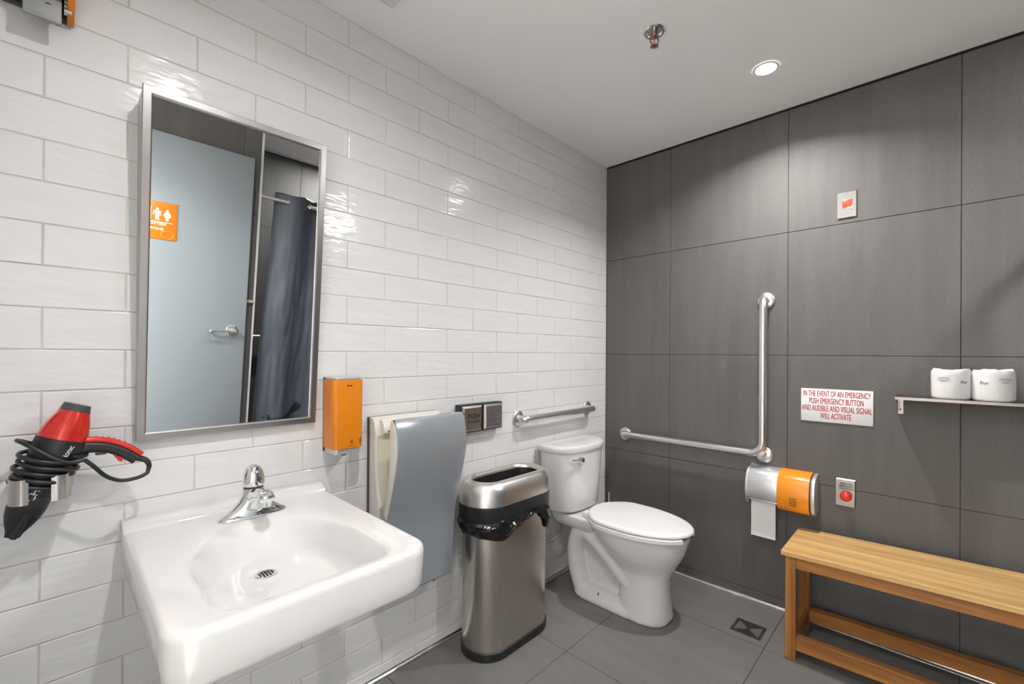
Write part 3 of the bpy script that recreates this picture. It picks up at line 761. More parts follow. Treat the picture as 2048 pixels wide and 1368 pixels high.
part('nozzle_rib', MB().tube(bez([A0+ax*.240+ex_*.024+ey_*.004, A0+ax*.260+ex_*.019+ey_*.004, A0+ax*.285+ex_*.011+ey_*.003, A0+ax*.300+ex_*.007+ey_*.002], 12), .0065, 10), M['black'], HD)
# handle: curved, red above, black below
HP = bez([(.085, -2.452, 1.052), (.085, -2.425, 1.051), (.084, -2.395, 1.044), (.083, -2.365, 1.027), (.082, -2.338, 1.003)], 24)
def handle(dz0, dz1, hw_, mt_, nm):
    rs_ = []
    for i, p in enumerate(HP):
        t = (HP[min(i+1, len(HP)-1)]-HP[max(i-1, 0)]).normalized(); up = Vector((1, 0, 0)).cross(t).normalized()
        if up.z < 0: up = -up
        f = i/(len(HP)-1); k_ = 1.0+0.30*(1-f)**3
        a, b = dz0*k_, dz1*k_; c = (a+b)/2; h = (b-a)/2
        rs_.append([p+Vector((1, 0, 0))*(hw_*math.cos(2*PI*q/20))+up*(c+h*math.copysign(abs(math.sin(2*PI*q/20))**.7, math.sin(2*PI*q/20))) for q in range(20)])
    part(nm, MB().rings(rs_), mt_, HD, 50)
handle(-.0225, .0040, .0145, M['black'], 'handle_grip')
handle(-.0005, .0130, .0138, M['red'], 'handle_back')
for k in range(6):
    p = HP[7+k*2]; part('grip_bead', MB().lathe(p+Vector((.004, .003, .0135)), (0, .45, 1), [(.0032, -.002), (.0028, .001), (.001, .0024)], 10), M['redflat'], HD)
part('rocker_switch', MB().box(.080, .093, -2.420, -2.400, 1.019, 1.029, .002), M['darkgrey'], HD)
part('trigger_button', MB().prism([(-2.392, 1.021), (-2.366, 1.008), (-2.372, .995), (-2.378, .998)], 0, .080, .091, .001), M['redflat'], HD)
e0 = Vector(HP[-1])
rl = bez([e0+Vector((0, -.004, -.004)), e0+Vector((.002, .012, -.012)), e0+Vector((.004, .019, -.026)), e0+Vector((.006, .017, -.040))], 20)
part('strain_relief', MB().tube(rl, [.0075-.0035*i/(len(rl)-1)+(.0009 if i % 2 else 0) for i in range(len(rl))], 12), M['cord'], HD)
e1 = rl[-1]
loop = [e1, e1+Vector((.004, -.004, -.006)), Vector((.100, -2.345, .951)), Vector((.110, -2.375, .953)), Vector((.118, -2.402, .970)), Vector((.124, -2.425, 1.000)), Vector((.126, -2.440, 1.018))]
part('cord_loop', MB().tube(bez(loop, 48), .0046, 10), M['cord'], HD)
co = []
for i in range(181):
    t = i/180; a = 2*PI*5.6*t + .6; d = .110+.082*t; rr = .0475-.0085*t+.0022*math.sin(i*.31)
    co.append(A0+ax*(d+.007*math.cos(a+.8))+ex_*(rr*math.cos(a))+ey_*(rr*1.12*math.sin(a)))
part('wound_cord', MB().tube(co, .0046, 10), M['cord'], HD)
part('wound_cord', MB().tube(bez([Vector((.126, -2.440, 1.018)), Vector((.131, -2.470, 1.018)), Vector((.133, -2.500, 1.040)), Vector((.115, -2.532, 1.066)), Vector((.080, -2.546, 1.072)), Vector((.050, -2.530, 1.06)), Vector((.038, -2.495, 1.04))], 36), .0046, 10), M['cord'], HD)
# lettering on the barrel follows its slant
def htext(s_, size, t, dy, r):
    me_rot = Matrix.Rotation(math.atan2(-ax.y, -ax.z), 4, 'X')
    o = text(s_, size, M['white'], HD, A0+ax*t+ex_*r+ey_*dy, (PI/2, 0, PI/2), sx=.9, ex=.0006)
    o.data.transform(Matrix.Rotation(R(62), 4, 'X')); return o
htext('Ionic', .0150, .100, .020, .0395)
htext('CH', .021, .203, -.001, .0318)

# ================================================================== TRASH CAN
tx, ty = .162, -1.080
tc = thing('trash_can', 'slim oval stainless trash can with a black liner bag and open top', 'trash can', (tx, ty, 0))
part('base_rim', MB().rings([stadium(tx, ty, .113, .220, 0), stadium(tx, ty, .117, .224, .004), stadium(tx, ty, .117, .224, .034), stadium(tx, ty, .113, .220, .038)]), M['black'], tc)
part('body', MB().rings([stadium(tx, ty, .112, .219, .036), stadium(tx, ty, .112, .219, .60)], True, True), M['steelv'], tc, 50)
part('collar', MB().rings([stadium(tx, ty, .121, .234, .572), stadium(tx, ty, .124, .237, .576), stadium(tx, ty, .124, .237, .640), stadium(tx, ty, .120, .233, .642)]), M['black'], tc)
dom = [(.124, .246, .640), (.1240, .246, .662), (.1225, .2445, .684), (.118, .240, .705), (.109, .231, .722), (.097, .219, .732), (.085, .207, .7345), (.076, .198, .733), (.070, .192, .727), (.068, .190, .718)]
part('dome_lid', MB().rings([stadium(tx, ty, a, b-.009, z, 96) for a, b, z in dom], False, False), M['steel'], tc, 60)
part('lid_throat', MB().rings([stadium(tx, ty, .0695, .1825, .7245), stadium(tx, ty, .066, .179, .70), stadium(tx, ty, .062, .175, .645)], False, True), M['black'], tc)
def stad_arc(hw_, hl_, n):
    """stadium sampled evenly along its outline: (x, y, nx, ny)"""
    st = hl_-hw_; per = 4*st+2*PI*hw_; out = []
    for k in range(n):
        d = per*k/n
        if d < 2*st: out.append((hw_, -st+d, 1, 0)); continue
        d -= 2*st
        if d < PI*hw_: a = d/hw_; out.append((hw_*math.cos(a), st+hw_*math.sin(a), math.cos(a), math.sin(a))); continue
        d -= PI*hw_
        if d < 2*st: out.append((-hw_, st-d, -1, 0)); continue
        a = PI+(d-2*st)/hw_; out.append((hw_*math.cos(a), -st+hw_*math.sin(a), math.cos(a), math.sin(a)))
    return out
def interp(tab, v):
    for (a, fa), (b, fb) in zip(tab[:-1], tab[1:]):
        if v <= b: return lerp(fa, fb, ss(a, b, v))
    return tab[-1][1]
HANG = [(-1.1, .060), (-.9, .078), (-.6, .090), (-.25, .068), (.05, .036), (.22, .018), (.36, .028), (.52, .060), (.66, .112), (.85, .128), (1.1, .085)]
rs = []
for j in range(16):
    f = j/15; ring = []
    for (bx, by, nx, ny) in stad_arc(.1185, .2255, 220):
        v = by/.2255; p3 = Vector((bx*18, by*18, 3.3))
        hang = interp(HANG, v) if nx > -.3 else .06
        hang += .012*noise.noise(p3*.7)
        fl_ = math.sin(PI*min(1, f*1.02))
        out = .0035+.014*fl_*(.55+.45*min(1, hang/.08))+.010*fl_*noise.noise(p3+Vector((0, 0, f*4.3)))+.0045*noise.noise(p3*2.9+Vector((0, 0, f*9)))*min(1, f*4)
        if f > .95: out = .003
        z = .586-hang*f+.008*noise.noise(p3*1.3+Vector((5, 0, f*3)))*fl_
        ring.append(Vector((tx+bx+nx*out, ty+by+ny*out, z)))
    rs.append(ring)
part('liner_bag', MB().rings(rs, False, False), M['bag'], tc, 30)

# ================================================================== TOILET
TY = -0.487
to = thing('toilet', 'white two-piece toilet with its lid closed in the tiled corner', 'toilet', (.38, TY, 0))
def egg(xb, xf, w, z, n=64, p=2.0, back=None):
    """elongated oval outline from xb to xf, widest behind the middle"""
    out = []
    xm = xb+(xf-xb)*.42
    for k in range(n):
        a = 2*PI*k/n; c, s_ = math.cos(a), math.sin(a)
        e = 2/p if c > 0 else 2/(back or p)
        L_ = (xf-xm) if c > 0 else (xm-xb)
        out.append(Vector((xm+L_*math.copysign(abs(c)**e, c), TY+w*math.copysign(abs(s_)**e, s_), z)))
    return out
bw = MB()
# bowl and front pedestal
bw.rings([egg(.42, .674, .114, 0.0, p=2.5), egg(.42, .676, .116, .012, p=2.5), egg(.42, .671, .109, .05, p=2.4), egg(.42, .664, .102, .12, p=2.3), egg(.415, .664, .101, .19, p=2.2), egg(.40, .676, .106, .225, p=2.1), egg(.37, .694, .123, .26, p=2.0), egg(.33, .718, .146, .30), egg(.29, .738, .163, .34), egg(.26, .752, .174, .38), egg(.245, .760, .180, .41), egg(.245, .760, .180, .418)])
# rear deck under the tank
bw.rings([[Vector((x, TY+y, z)) for x, y in rrect(.175, 0, hx, hy, .04)] for hx, hy, z in ((.12, .085, .335), (.135, .115, .360), (.145, .128, .385), (.148, .130, .418))])
# foot
bw.rings([[Vector((x, TY+y, z)) for x, y in rrect(cx, 0, hx, hy, r)] for cx, hx, hy, r, z in ((.37, .225, .118, .10, 0.0), (.37, .225, .120, .10, .012), (.37, .218, .114, .10, .030), (.37, .205, .098, .09, .050), (.37, .19, .075, .07, .062))])
# inner web
bw.box(.20, .50, TY-.034, TY+.034, .03, .36)
# trapway on both sides
for s_ in (-1, 1):
    y = TY+s_*.060
    bw.tube(bez([(.50, y, .150), (.43, y, .205), (.36, y, .262), (.29, y, .312), (.235, y, .332), (.190, y, .310), (.168, y, .255), (.165, y, .19), (.176, y, .12), (.196, y, .06), (.215, y, .02)], 44), .046, 18)
bm_ = baked(bw, 'bowl', [('REMESH', dict(mode='VOXEL', voxel_size=.0065, use_smooth_shade=True)), ('SMOOTH', dict(factor=.6, iterations=5))])
for v in bm_.vertices: v.co -= Vector((.38, TY, 0))
link('bowl', bm_, M['china'], to, (.38, TY, 0))
# seat (open front) and lid
def outline_seat(grow=0.0, n=72):
    pts = []
    for k in range(n):
        a = 2*PI*k/n; c, s_ = math.cos(a), math.sin(a)
        if c >= 0: x = .470+(.305+grow)*c; w = .186+grow
        else: x = .470+(.225+grow)*math.copysign(abs(c)**.62, c); w = .186+grow
        y = w*math.copysign(abs(s_)**(1.0 if c >= 0 else .80), s_)
        if c < 0: y *= 1-.22*ss(.2, 1.0, -c)
        pts.append((x, y))
    return pts
so = outline_seat(.005)
def shrink(pts, d, c=(.47, 0)):
    return [(c[0]+(x-c[0])*(1-d/.25), c[1]+(y-c[1])*(1-d/.186)) for x, y in pts]
seat = MB()
idx = [k for k in range(72) if not (so[k][0] > .70 and abs(so[k][1]) < .060)]
start = next(i for i, k in enumerate(idx) if idx[i-1] != k-1 and k != 0) if 0 not in idx else 0
order = idx[start:]+idx[:start]
inn_ = shrink(so, .060)
prof = [(0, .419), (0, .435), (.12, .4395), (.85, .4395), (1, .434), (1, .419)]
seat.rings([[Vector((lerp(so[k][0], inn_[k][0], s_), TY+lerp(so[k][1], inn_[k][1], s_), z)) for s_, z in prof] for k in order])
part('seat_ring', seat, M['seat'], to, 40)
lid = MB(); g_ = outline_seat(-.001)
lr = [(g_, .4435, .004), (g_, .4445, -.002), (g_, .4530, -.002), (g_, .4575, .002), (g_, .4605, .009), (g_, .4618, .025), (g_, .4632, .09), (g_, .4638, .15)]
lid.rings([[Vector((x, TY+y, z)) for x, y in shrink(o_2, d)] for o_2, z, d in lr])
part('seat_lid', lid, M['seat'], to, 50)
for s_ in (-1, 1):
    part('hinge', MB().box(.232, .268, TY+s_*.075-.022, TY+s_*.075+.022, .418, .446, .006), M['seat'], to)
    part('bumper', MB().box(.725, .74, TY+s_*.075-.008, TY+s_*.075+.008, .437, .443, .001), M['seat'], to)
    part('bolt_cap', MB().lathe((.335, TY+s_*.094, .044), (0, s_*.4, 1), [(.010, 0), (.010, .003), (.005, .005), (.004, .012), (.001, .013)], 16), M['brass'], to)
# tank
def dshape(x0, dep, hw_, z, n=48, p=2.6):
    pts = []
    for k in range(n+1):
        a = -PI/2+PI*k/n; c, s_ = math.cos(a), math.sin(a)
        pts.append(Vector((x0+.05+(dep-.05)*abs(c)**(2/p), TY+hw_*math.copysign(abs(s_)**(2/p), s_), z)))
    pts += [Vector((x0+.008, TY+hw_, z)), Vector((x0, TY+hw_-.008, z)), Vector((x0, TY-hw_+.008, z)), Vector((x0+.008, TY-hw_, z))]
    return pts
part('tank', MB().rings([dshape(.035, .150, .160, .426), dshape(.030, .168, .172, .432), dshape(.028, .176, .178, .445), dshape(.026, .186, .190, .56), dshape(.024, .195, .200, .70), dshape(.023, .199, .203, .752)]), M['china'], to, 50)
part('tank_lid', MB().rings([dshape(.022, .203, .207, .748), dshape(.019, .210, .213, .751), dshape(.017, .214, .216, .757), dshape(.016, .216, .218, .772), dshape(.018, .213, .216, .780), dshape(.022, .206, .211, .7845), dshape(.03, .19, .20, .7865)]), M['china'], to, 50)
fl_ = part('flush_lever', MB().lathe((.205, TY-.090, .712), (1, -.10, 0), [(.019, 0), (.0195, .006), (.017, .014), (.0155, .026), (.011, .030)], 24), M['chrome'], to)
part('handle', MB().tube(bez([(.226, TY-.094, .712), (.226, TY-.115, .714), (.220, TY-.140, .716), (.212, TY-.160, .718)], 12), .0072, 12), M['chrome'], fl_)
part('inlet_nut', MB().lathe((.095, TY-.095, .427), (0, 0, -1), [(.016, 0), (.016, .012), (.013, .016), (.013, .028), (.008, .032)], 16), M['darkgrey'], to)
part('supply_hose', MB().tube(bez([(.095, TY-.095, .396), (.095, TY-.095, .35), (.092, TY-.098, .31), (.080, TY-.115, .275), (.055, TY-.150, .255), (.030, TY-.175, .250), (.0006, TY-.180, .250)], 36), .0065, 10), M['hose'], to)

# ================================================================== DARK WALL THINGS
# ---- toilet paper dispenser
pd = thing('toilet_paper_dispenser', 'silver and orange rounded toilet paper dispenser under the L-shaped grab bar', 'paper dispenser', (1.04, 0, .52))
PF = [(-.0004, .53), (-.045, .524), (-.078, .532), (-.100, .558), (-.108, .60), (-.104, .645), (-.088, .682), (-.060, .702), (-.030, .709), (-.0004, .710)]
def grow(poly, d, c=(-.04, .615)): return [(c[0]+(y-c[0])*(1+d/.08) if y < -.002 else y, c[1]+(z-c[1])*(1+d/.09)) for y, z in poly]
smo = [(p.x, p.y) for p in bez([(y, z, 0) for y, z in PF], 45)]
part('left_body', MB().prism([(y, z) for y, z in smo if not (z < .560 and y < -.03)] , 0, .893, 1.036, .003), M['silver'], pd, 40)
part('left_end_cap', MB().prism(grow(smo, .002), 0, .888, .900, .003), M['silver'], pd, 40)
part('orange_sleeve', MB().prism(grow(smo, .003), 0, 1.030, 1.163, .0015), M['orange2'], pd, 40)
part('dark_gap', MB().prism(grow(smo, -.004), 0, 1.156, 1.174), M['black'], pd, 40)
part('right_end_cap', MB().prism(grow(smo, .001), 0, 1.168, 1.185, .003), M['silver'], pd, 40)
part('tear_bar', MB().box(.905, 1.032, -.099, -.090, .552, .560, .001), M['silver'], pd)
def surf_y(z):
    pr_ = [q for q in grow(smo, .003) if q[0] < -.06]
    return min(pr_, key=lambda q: abs(q[1]-z))[0]
for k in range(5):
    z = .563+k*.0085; y = surf_y(z+.001)
    part('vent_slot', MB().box(1.084, 1.114, y-.0010, y+.006, z, z+.0024), M['gap'], pd, 0)
pr = thing('toilet_paper_sheet', 'white toilet paper sheet hanging from the silver and orange dispenser', 'toilet paper', (.963, -.072, .37))
def sheet(pts, x0, x1, th=.0006):
    f = [(p.x, p.y) for p in bez([(y, z, 0) for y, z in pts], 20)]
    return MB().prism(f+[(y+th, z) for y, z in reversed(f)], 0, x0, x1)
part('sheet', sheet([(-.070, .555), (-.0745, .53), (-.074, .48), (-.072, .42), (-.0755, .368)], .909, 1.019), M['paper'], pr, 60)

# ---- switch plates
def plate(t, x0, x1, z0, z1):
    i = .004
    r0 = [Vector((x, -.0004, z)) for x, z in ((x0, z0), (x1, z0), (x1, z1), (x0, z1))]
    r1 = [Vector((p.x, -.002, p.z)) for p in r0]
    r2 = [Vector((p.x+(i if p.x == x0 else -i), -.0065, p.z+(i if p.z == z0 else -i))) for p in r1]
    part('plate', MB().rings([r0, r1, r2]), M['platesteel'], t, 20)
def screw(t, x, z): part('screw', MB().lathe((x, -.0064, z), (0, -1, 0), [(.0035, 0), (.003, .001), (.0008, .0013)], 12), M['chrome'], t)
eb = thing('emergency_button', 'steel plate with a red mushroom push button above the bench', 'button', (1.291, 0, .647))
plate(eb, 1.256, 1.326, .588, .708)
for k, s_ in enumerate(('PRESS FOR', 'EMERGENCY', 'ASSISTANCE')): text(s_, .0115, M['print'], eb, (1.291, -.0067, .685-k*.0108), ROT_D, sx=.86, bold=.0004)
screw(eb, 1.291, .699)
part('button_collar', MB().lathe((1.291, -.0065, .632), (0, -1, 0), [(.016, 0), (.016, .008)], 28), M['chrome'], eb)
part('red_button', MB().lathe((1.291, -.0065, .632), (0, -1, 0), [(.014, .006), (.0215, .010), (.0225, .016), (.019, .022), (.011, .0255), (.001, .0265)], 36), M['redflat'], eb, 60)
ri = thing('red_indicator_plate', 'steel wall plate with a red rectangular indicator high on the dark wall', 'indicator', (1.2915, 0, 1.973))
plate(ri, 1.2565, 1.3265, 1.914, 2.031)
part('bezel', MB().box(1.271, 1.310, -.0075, -.006, 1.954, 1.993, .001), M['chrome'], ri)
part('red_lens', MB().box(1.2735, 1.3075, -.0095, -.0072, 1.9565, 1.9905, .001), M['redglow'], ri)
for x, z in ((1.2915, 2.019), (1.2915, 1.925), (1.277, 1.942), (1.306, 1.942)): screw(ri, x, z)

# ---- notice
ns = thing('emergency_notice', 'white notice with red emergency lettering on the dark tiled wall', 'sign', (1.249, 0, 1.038))
part('board', MB().box(1.111, 1.387, -.0045, -.0004, .960, 1.116, .0006), M['signwhite'], ns)
for k, (s_, w_) in enumerate((('IN THE EVENT OF AN EMERGENCY', .258), ('PUSH EMERGENCY BUTTON', .207), ('AND AUDIBLE AND VISUAL SIGNAL', .268), ('WILL ACTIVATE', .118))):
    o = text(s_, .0385, M['signred'], ns, (1.249, -.0047, 1.092-k*.0345), ROT_D)
    xs = [v.co.x for v in o.data.vertices]; f_ = w_/(max(xs)-min(xs))
    for v in o.data.vertices: v.co.x *= f_
    b_m = bmesh.new()
    for q in (-.00035, .00035):
        c_m = o.data.copy(); c_m.transform(Matrix.Translation((q, 0, 0))); b_m.from_mesh(c_m); bpy.data.meshes.remove(c_m)
    b_m.to_mesh(o.data); b_m.free()

# ---- shelf and rolls
sh = thing('wall_shelf', 'narrow stainless wall shelf carrying two toilet rolls', 'shelf', (1.75, 0, 1.09))
part('board', MB().prism([(-.0005, 1.1075), (-.126, 1.1075), (-.1275, 1.1065), (-.1275, 1.0955), (-.126, 1.0955), (-.126, 1.1060), (-.0005, 1.1060)], 0, 1.466, 2.02), M['shelfsteel'], sh, 0)
for x in (1.469, 1.998):
    b = MB().prism([(-.0005, 1.030), (-.020, 1.030), (-.110, 1.098), (-.110, 1.106), (-.0005, 1.106)], 0, x, x+.0015)
    part('bracket', b, M['shelfsteel'], sh, 0)
    part('bracket_flange', MB().box(x, x+.019, -.0025, -.0005, 1.026, 1.106), M['shelfsteel'], sh, 0)
    for z in (1.045, 1.09): part('screw', MB().lathe((x+.010, -.0024, z), (0, -1, 0), [(.0035, 0), (.003, .0013), (.001, .0016)], 12), M['darkgrey'], sh)
def roll(cx, cy, label, sd_, tops):
    t = thing('toilet_roll', label, 'toilet roll', (cx, cy, 1.1077), 'wrapped toilet rolls on the wall shelf')
    rs_ = []; n = 72; prof_ = [(.030, .0), (.050, .0), (.0555, .003), (.0570, .010), (.0575, .055), (.0575, .095), (.0565, .108), (.052, .115), (.040, .114), (.024, .111), (.010, .109)]
    for r_, h_ in prof_:
        ring = []
        for k in range(n):
            a = 2*PI*k/n
            cr = 1+.020*noise.noise(Vector((math.cos(a)*2+sd_, math.sin(a)*2, h_*22)))+.012*noise.noise(Vector((math.cos(a)*7, math.sin(a)*7+sd_, h_*60)))
            dz = tops*noise.noise(Vector((math.cos(a)*1.6+sd_*3, math.sin(a)*1.6, 2.2)))*(h_/.115)**3
            ring.append(Vector((cx+r_*cr*math.cos(a), cy+r_*cr*math.sin(a), 1.1077+max(0, h_+dz))))
        rs_.append(ring)
    part('wrapped_roll', MB().rings(rs_), M['paper'], t, 60)
    return t
r1_ = roll(1.632, -.066, 'wrapped white toilet roll on the shelf, nearer the emergency notice', 1.3, .008)
r2_ = roll(1.7475, -.070, 'wrapped white toilet roll on the shelf, farther from the emergency notice', 5.1, .012)
def curved_mark(t, cx, cy, a0, a1, z, h, r=.0592):
    n = 8; ri_, ro = [], []
    m = MB()
    for k in range(n+1):
        a = R(lerp(a0, a1, k/n)); p = Vector((cx+r*math.cos(a), cy+r*math.sin(a), z)); q = Vector((cx+(r-.004)*math.cos(a), cy+(r-.004)*math.sin(a), z))
        ro.append([p, p+Vector((0, 0, h)), q+Vector((0, 0, h)), q])
    m.rings(ro); part('wrapper_print', m, M['printgrey'], t, 60)
for t, cx, cy, aa in ((r1_, 1.632, -.066, -112), (r2_, 1.7475, -.070, -62)):
    for k, (w_, z) in enumerate(((17, .083), (19, .0765), (10, .070))): curved_mark(t, cx, cy, aa-w_, aa+w_, 1.1077+z, .0022 if k != 1 else .001)
for t, cx, cy, ang in ((r1_, 1.632, -.066, -52), (r2_, 1.7475, -.070, -118)):
    a = R(ang)
    o = text('Pur', .017, M['printgrey'], t, (cx+.0580*math.cos(a), cy+.0580*math.sin(a), 1.1077+.068), (PI/2, 0, a+PI/2), ex=.0012)

# ---- bench
SL = .034
bx0, bx1 = 1.113, 2.035
bn = thing('oak_bench', 'golden oak bench with lower rails against the dark tiled wall', 'bench', (1.57, -.21, 0))
def slope(mb):
    for v in mb.bm.verts: v.co.z += SL*(v.co.x-1.12)
    return mb
ZT = .4525
for y0, y1 in ((-.389, -.217), (-.2155, -.046)):
    part('top_plank', slope(MB().box(bx0, bx1, y0, y1, ZT-.020, ZT, .0015, 1)), M['oak'], bn, 30, uvbox=True, origin=(1.57, (y0+y1)/2, ZT))
for x0 in (1.126, 1.982):
    for y0 in (-.374, -.104):
        m = MB().box(x0, x0+.040, y0, y0+.040, 0.0, ZT-.020, .0015, 1)
        for v in m.bm.verts:
            if v.co.z > .2: v.co.z += SL*(v.co.x-1.12)
        part('leg', m, M['oak2'], bn, 30, uvbox=True, origin=(x0+.02, y0+.02, .2))
for y0 in (-.372, -.100):
    part('apron', slope(MB().box(1.166, 1.982, y0, y0+.034, ZT-.070, ZT-.020, .001, 1)), M['oak2'], bn, 30, uvbox=True, origin=(1.57, y0, .40))
    part('lower_rail', slope(MB().box(1.166, 1.982, y0+.002, y0+.036, .042, .098, .001, 1)), M['oak2'], bn, 30, uvbox=True, origin=(1.57, y0, .07))
for x0 in (1.129, 1.985):
    part('end_apron', slope(MB().box(x0, x0+.034, -.334, -.104, ZT-.070, ZT-.020, .001, 1)), M['oak2'], bn, 30, uvbox=True, origin=(x0, -.22, .40))
    part('end_rail', slope(MB().box(x0, x0+.034, -.334, -.104, .042, .098, .001, 1)), M['oak2'], bn, 30, uvbox=True, origin=(x0, -.22, .07))

# ---- floor drain
fd = thing('floor_drain', 'dark square floor drain grate set in the grey floor tiles', 'drain', (.9555, -.2725, 0))
x0, x1, y0, y1 = DR[0]+.001, DR[1]-.001, DR[2]+.001, DR[3]-.001
part('pan', MB().box(x0, x1, y0, y1, -.009, -.006), M['gap'], fd)
fm = MB().box(x0, x0+.011, y0, y1, -.006, .0002).box(x1-.011, x1, y0, y1, -.006, .0002).box(x0+.011, x1-.011, y0, y0+.011, -.006, .0002).box(x0+.011, x1-.011, y1-.011, y1, -.006, .0002)
part('frame', fm, M['drain'], fd)
cx, cy = (x0+x1)/2, (y0+y1)/2
for k in range(6):
    for s_ in (-1, 1):
        d = .012+k*.0072; h = .010+k*.0060
        part('grate_bar', MB().box(cx+s_*d-.0018, cx+s_*d+.0018, cy-h, cy+h, -.006, .0002), M['drainbar'], fd, 0)
        part('grate_bar', MB().box(cx-h+.001, cx+h-.001, cy+s_*d-.0024, cy+s_*d+.0024, -.006, -.0006), M['drain'], fd, 0)
part('hub', MB().lathe((cx, cy, -.006), (0, 0, 1), [(.010, 0), (.010, .0052), (.004, .0056)], 20), M['drain'], fd)

# ================================================================== SEEN IN THE MIRROR: DOOR, SIGN, SHOWER
dr_y0, dr_y1 = -2.715, -1.565
do = tag(bpy.data.objects.new('door_1', None), kind='structure'); COL.objects.link(do); do.location = (2.07, -2.14, 0)
part('slab', MB().box(2.048, 2.092, dr_y0, dr_y1, .010, 2.252, .0015), M['door'], do)
lv = part('lever_handle', MB().lathe((2.048, -1.645, 1.075), (-1, 0, 0), [(.036, 0), (.036, .006), (.030, .011), (.014, .014), (.012, .045), (.016, .050), (.016, .060), (.010, .062)], 36), M['chrome'], do)
part('lever', MB().tube(bez([(1.995, -1.645, 1.075), (1.992, -1.69, 1.076), (1.992, -1.74, 1.076), (1.994, -1.775, 1.074), (2.012, -1.783, 1.072), (2.036, -1.780, 1.070)], 30), .0085, 12, ell=(1.1, .75)), M['chrome'], lv)
part('latch_plate', MB().box(2.055, 2.085, dr_y1-.001, dr_y1+.001, 1.00, 1.11), M['steel'], do)
sg = thing('restroom_sign', 'orange restroom and shower sign on the open pale blue door', 'sign', (2.046, -2.075, 1.60))
gy0, gy1, gz0, gz1 = -2.178, -1.968, 1.622, 1.846
part('board', MB().box(2.044, 2.0476, gy0, gy1, gz0, gz1, .0006), M['orangesign'], sg)
def PS(u, v): return Vector((2.0438, -u, v))            # u grows along -y
PS.n = Vector((-1, 0, 0))
def fig(u, v, h, woman):
    m = MB(); s_ = h
    m.lathe(PS(u, v+.90*s_), PS.n, [(.09*s_, -.0002), (.09*s_, .0005)], 18)
    def poly(pp): m.prism([(-(u+a*s_), v+b*s_) for a, b in pp], 0, 2.0434, 2.0441)
    if woman:
        poly([(-.09, .78), (.09, .78), (.23, .30), (-.23, .30)])
        poly([(-.10, .30), (-.015, .30), (-.015, .0), (-.10, .0)]); poly([(.015, .30), (.10, .30), (.10, 0), (.015, 0)])
        for q in (-1, 1): m.tube([PS(u+q*.12*s_, v+.74*s_), PS(u+q*.27*s_, v+.42*s_)], .035*s_, 8)
    else:
        poly([(-.14, .78), (.14, .78), (.14, .40), (-.14, .40)])
        poly([(-.13, .42), (-.015, .42), (-.015, 0), (-.13, 0)]); poly([(.015, .42), (.13, .42), (.13, 0), (.015, 0)])
        for q in (-1, 1): m.tube([PS(u+q*.20*s_, v+.74*s_), PS(u+q*.23*s_, v+.40*s_)], .04*s_, 8)
    part('pictogram', m, M['white'], sg, 0)
fig(2.018, 1.736, .068, True); fig(2.066, 1.736, .072, False)
wm = MB(); wheelchair(wm, 2.130, 1.736, .066, PS); part('pictogram', wm, M['white'], sg)
part('divider', MB().box(2.0434, 2.0441, -2.0965, -2.0945, 1.736, 1.809), M['white'], sg, 0)
part('divider', MB().box(2.0434, 2.0441, -2.160, -1.990, 1.724, 1.727), M['white'], sg, 0)
text('RESTROOM', .0205, M['white'], sg, (2.0437, -2.022, 1.713), ROT_E, align='LEFT', bold=.0005, sx=1.1)
text('SHOWER', .0205, M['white'], sg, (2.0437, -2.034, 1.683), ROT_E, align='LEFT', bold=.0005, sx=1.1)
part('ring_print', MB().tube([PS(2.015+.030*math.cos(2*PI*k/24), 1.652+.024*math.sin(2*PI*k/24)) for k in range(25)], .0022, 6), M['orangelight'], sg)

solo('wall_bumper', MB().box(XR-.022, XR-.0004, -1.558, -1.517, 1.272, 1.292, .002), M['beige'], 'small beige block on the dark wall beside the pale door edge', 'bumper', origin=(XR, -1.54, 1.28))

rd = thing('curtain_rod', 'round metal shower curtain rod spanning the shower opening', 'curtain rod', (2.135, -.75, 2.03))
part('rod', MB().cyl((2.135, YS+.002, 2.03), (2.135, -.002, 2.03), .0135, n=24), M['steel'], rd)
for y, s_ in ((YS, 1), (0, -1)): part('end_flange', MB().lathe((2.135, y+s_*.0004, 2.03), (0, s_, 0), [(.032, 0), (.032, .006), (.018, .014)], 28), M['steel'], rd)

cu = thing('shower_curtain', 'charcoal grey shower curtain with metal grommets on the rod', 'curtain', (2.135, -.90, .12))
cy0, cy1 = -1.395, -.40
NC = 240; NZ = 130
def cpt(i, j, off=0.0):
    f = i/(NC-1); g = j/(NZ-1)                       # g 0 top .. 1 bottom
    y = lerp(cy0, cy1, f) - .075*g*(1-f)**1.5
    ph = f*(cy1-cy0)/.155*PI*1.0
    amp = .034*(1-.25*g)
    x = 2.135 + amp*math.cos(ph*1.0 + .25*math.sin(g*3)) + .010*noise.noise(Vector((f*9, g*4, .3)))*g*2
    x += .007*noise.noise(Vector((f*30, g*9, 4.1)))*min(1, g*3)
    y += .010*noise.noise(Vector((f*13+4, g*6, 2.1)))*min(1, g*3)
    z = 2.085 - g*1.935 + .004*math.sin(ph*2)
    return Vector((x+off, y, z))
grid = [[cpt(i, j) for i in range(NC)] for j in range(NZ)]
cm = MB()
V = [[cm.bm.verts.new(p) for p in r_] for r_ in grid]
for j in range(NZ-1):
    for i in range(NC-1): cm.bm.faces.new((V[j][i], V[j][i+1], V[j+1][i+1], V[j+1][i]))
me = cm.mesh('cloth', 80, (2.135, -.90, .12)); me.materials.append(M['curtain'])
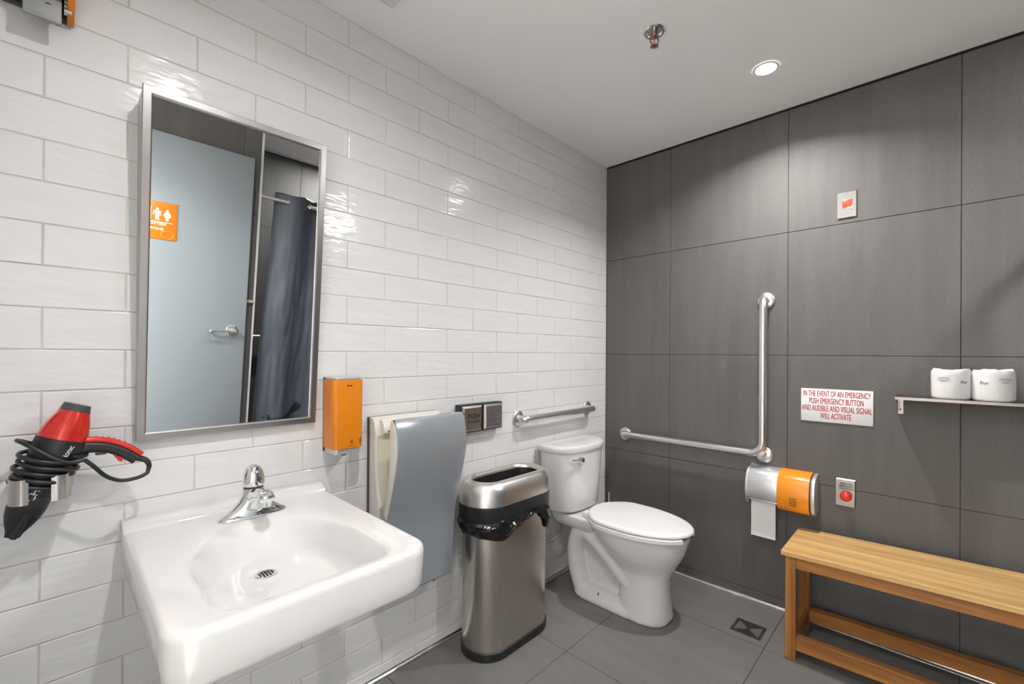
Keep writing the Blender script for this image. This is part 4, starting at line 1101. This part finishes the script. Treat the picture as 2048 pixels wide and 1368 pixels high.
cl = link('cloth', me, M['curtain'], cu, (2.135, -.90, .12))
md = cl.modifiers.new('thick', 'SOLIDIFY'); md.thickness = .0012
k = 0
yy = cy0+.0775
while yy < cy1:
    part('grommet', MB().tube([(2.135+.0*k, yy+.0, 2.03)]*0 + [Vector((2.135+.022*math.cos(2*PI*q/24), yy+.004*math.sin(2*PI*q/24+k), 2.03+.022*math.sin(2*PI*q/24))) for q in range(25)], .0045, 8), M['chrome'], cu)
    yy += .155; k += 1
# dark flowing printed motif low on the cloth: its faces take the darker dye
me.materials.append(M['motif'])
def seg_d(p, a, b):
    ab = (b[0]-a[0], b[1]-a[1]); t = max(0, min(1, ((p[0]-a[0])*ab[0]+(p[1]-a[1])*ab[1])/(ab[0]**2+ab[1]**2)))
    return math.hypot(p[0]-a[0]-ab[0]*t, p[1]-a[1]-ab[1]*t), t
arm = [(-1.145, .455, .036), (-1.175, .435, .026), (-1.220, .395, .014), (-1.270, .378, .016), (-1.310, .382, .014), (-1.340, .365, .020), (-1.355, .405, .008)]
arm2 = [(-1.220, .390, .016), (-1.190, .330, .022), (-1.130, .295, .018), (-1.05, .305, .012)]
for pg in me.polygons:
    c = pg.center + Vector((2.135, -.90, .12)); q = (c.y, c.z)
    for ch in (arm, arm2):
        for a, b in zip(ch[:-1], ch[1:]):
            d, t = seg_d(q, a, b)
            if d < lerp(a[2], b[2], t): pg.material_index = 1
    if math.hypot(q[0]+1.388, q[1]-.395) < .010: pg.material_index = 1
gsh = thing('shower_grab_bar', 'horizontal stainless grab bar on the shower rear wall behind the curtain', 'grab bar', (XB, -1.0, .93))
for y in (-1.38, -.62): flange((XB, y, .93), (-1, 0, 0), gsh)
part('bar', MB().tube(bez([(XB-.01, -1.38, .93), (XB-.04, -1.378, .93), (XB-.058, -1.355, .93), (XB-.058, -1.2, .93), (XB-.058, -.8, .93), (XB-.058, -.645, .93), (XB-.04, -.622, .93), (XB-.01, -.62, .93)], 50), .0165, 16), M['steel'], gsh)
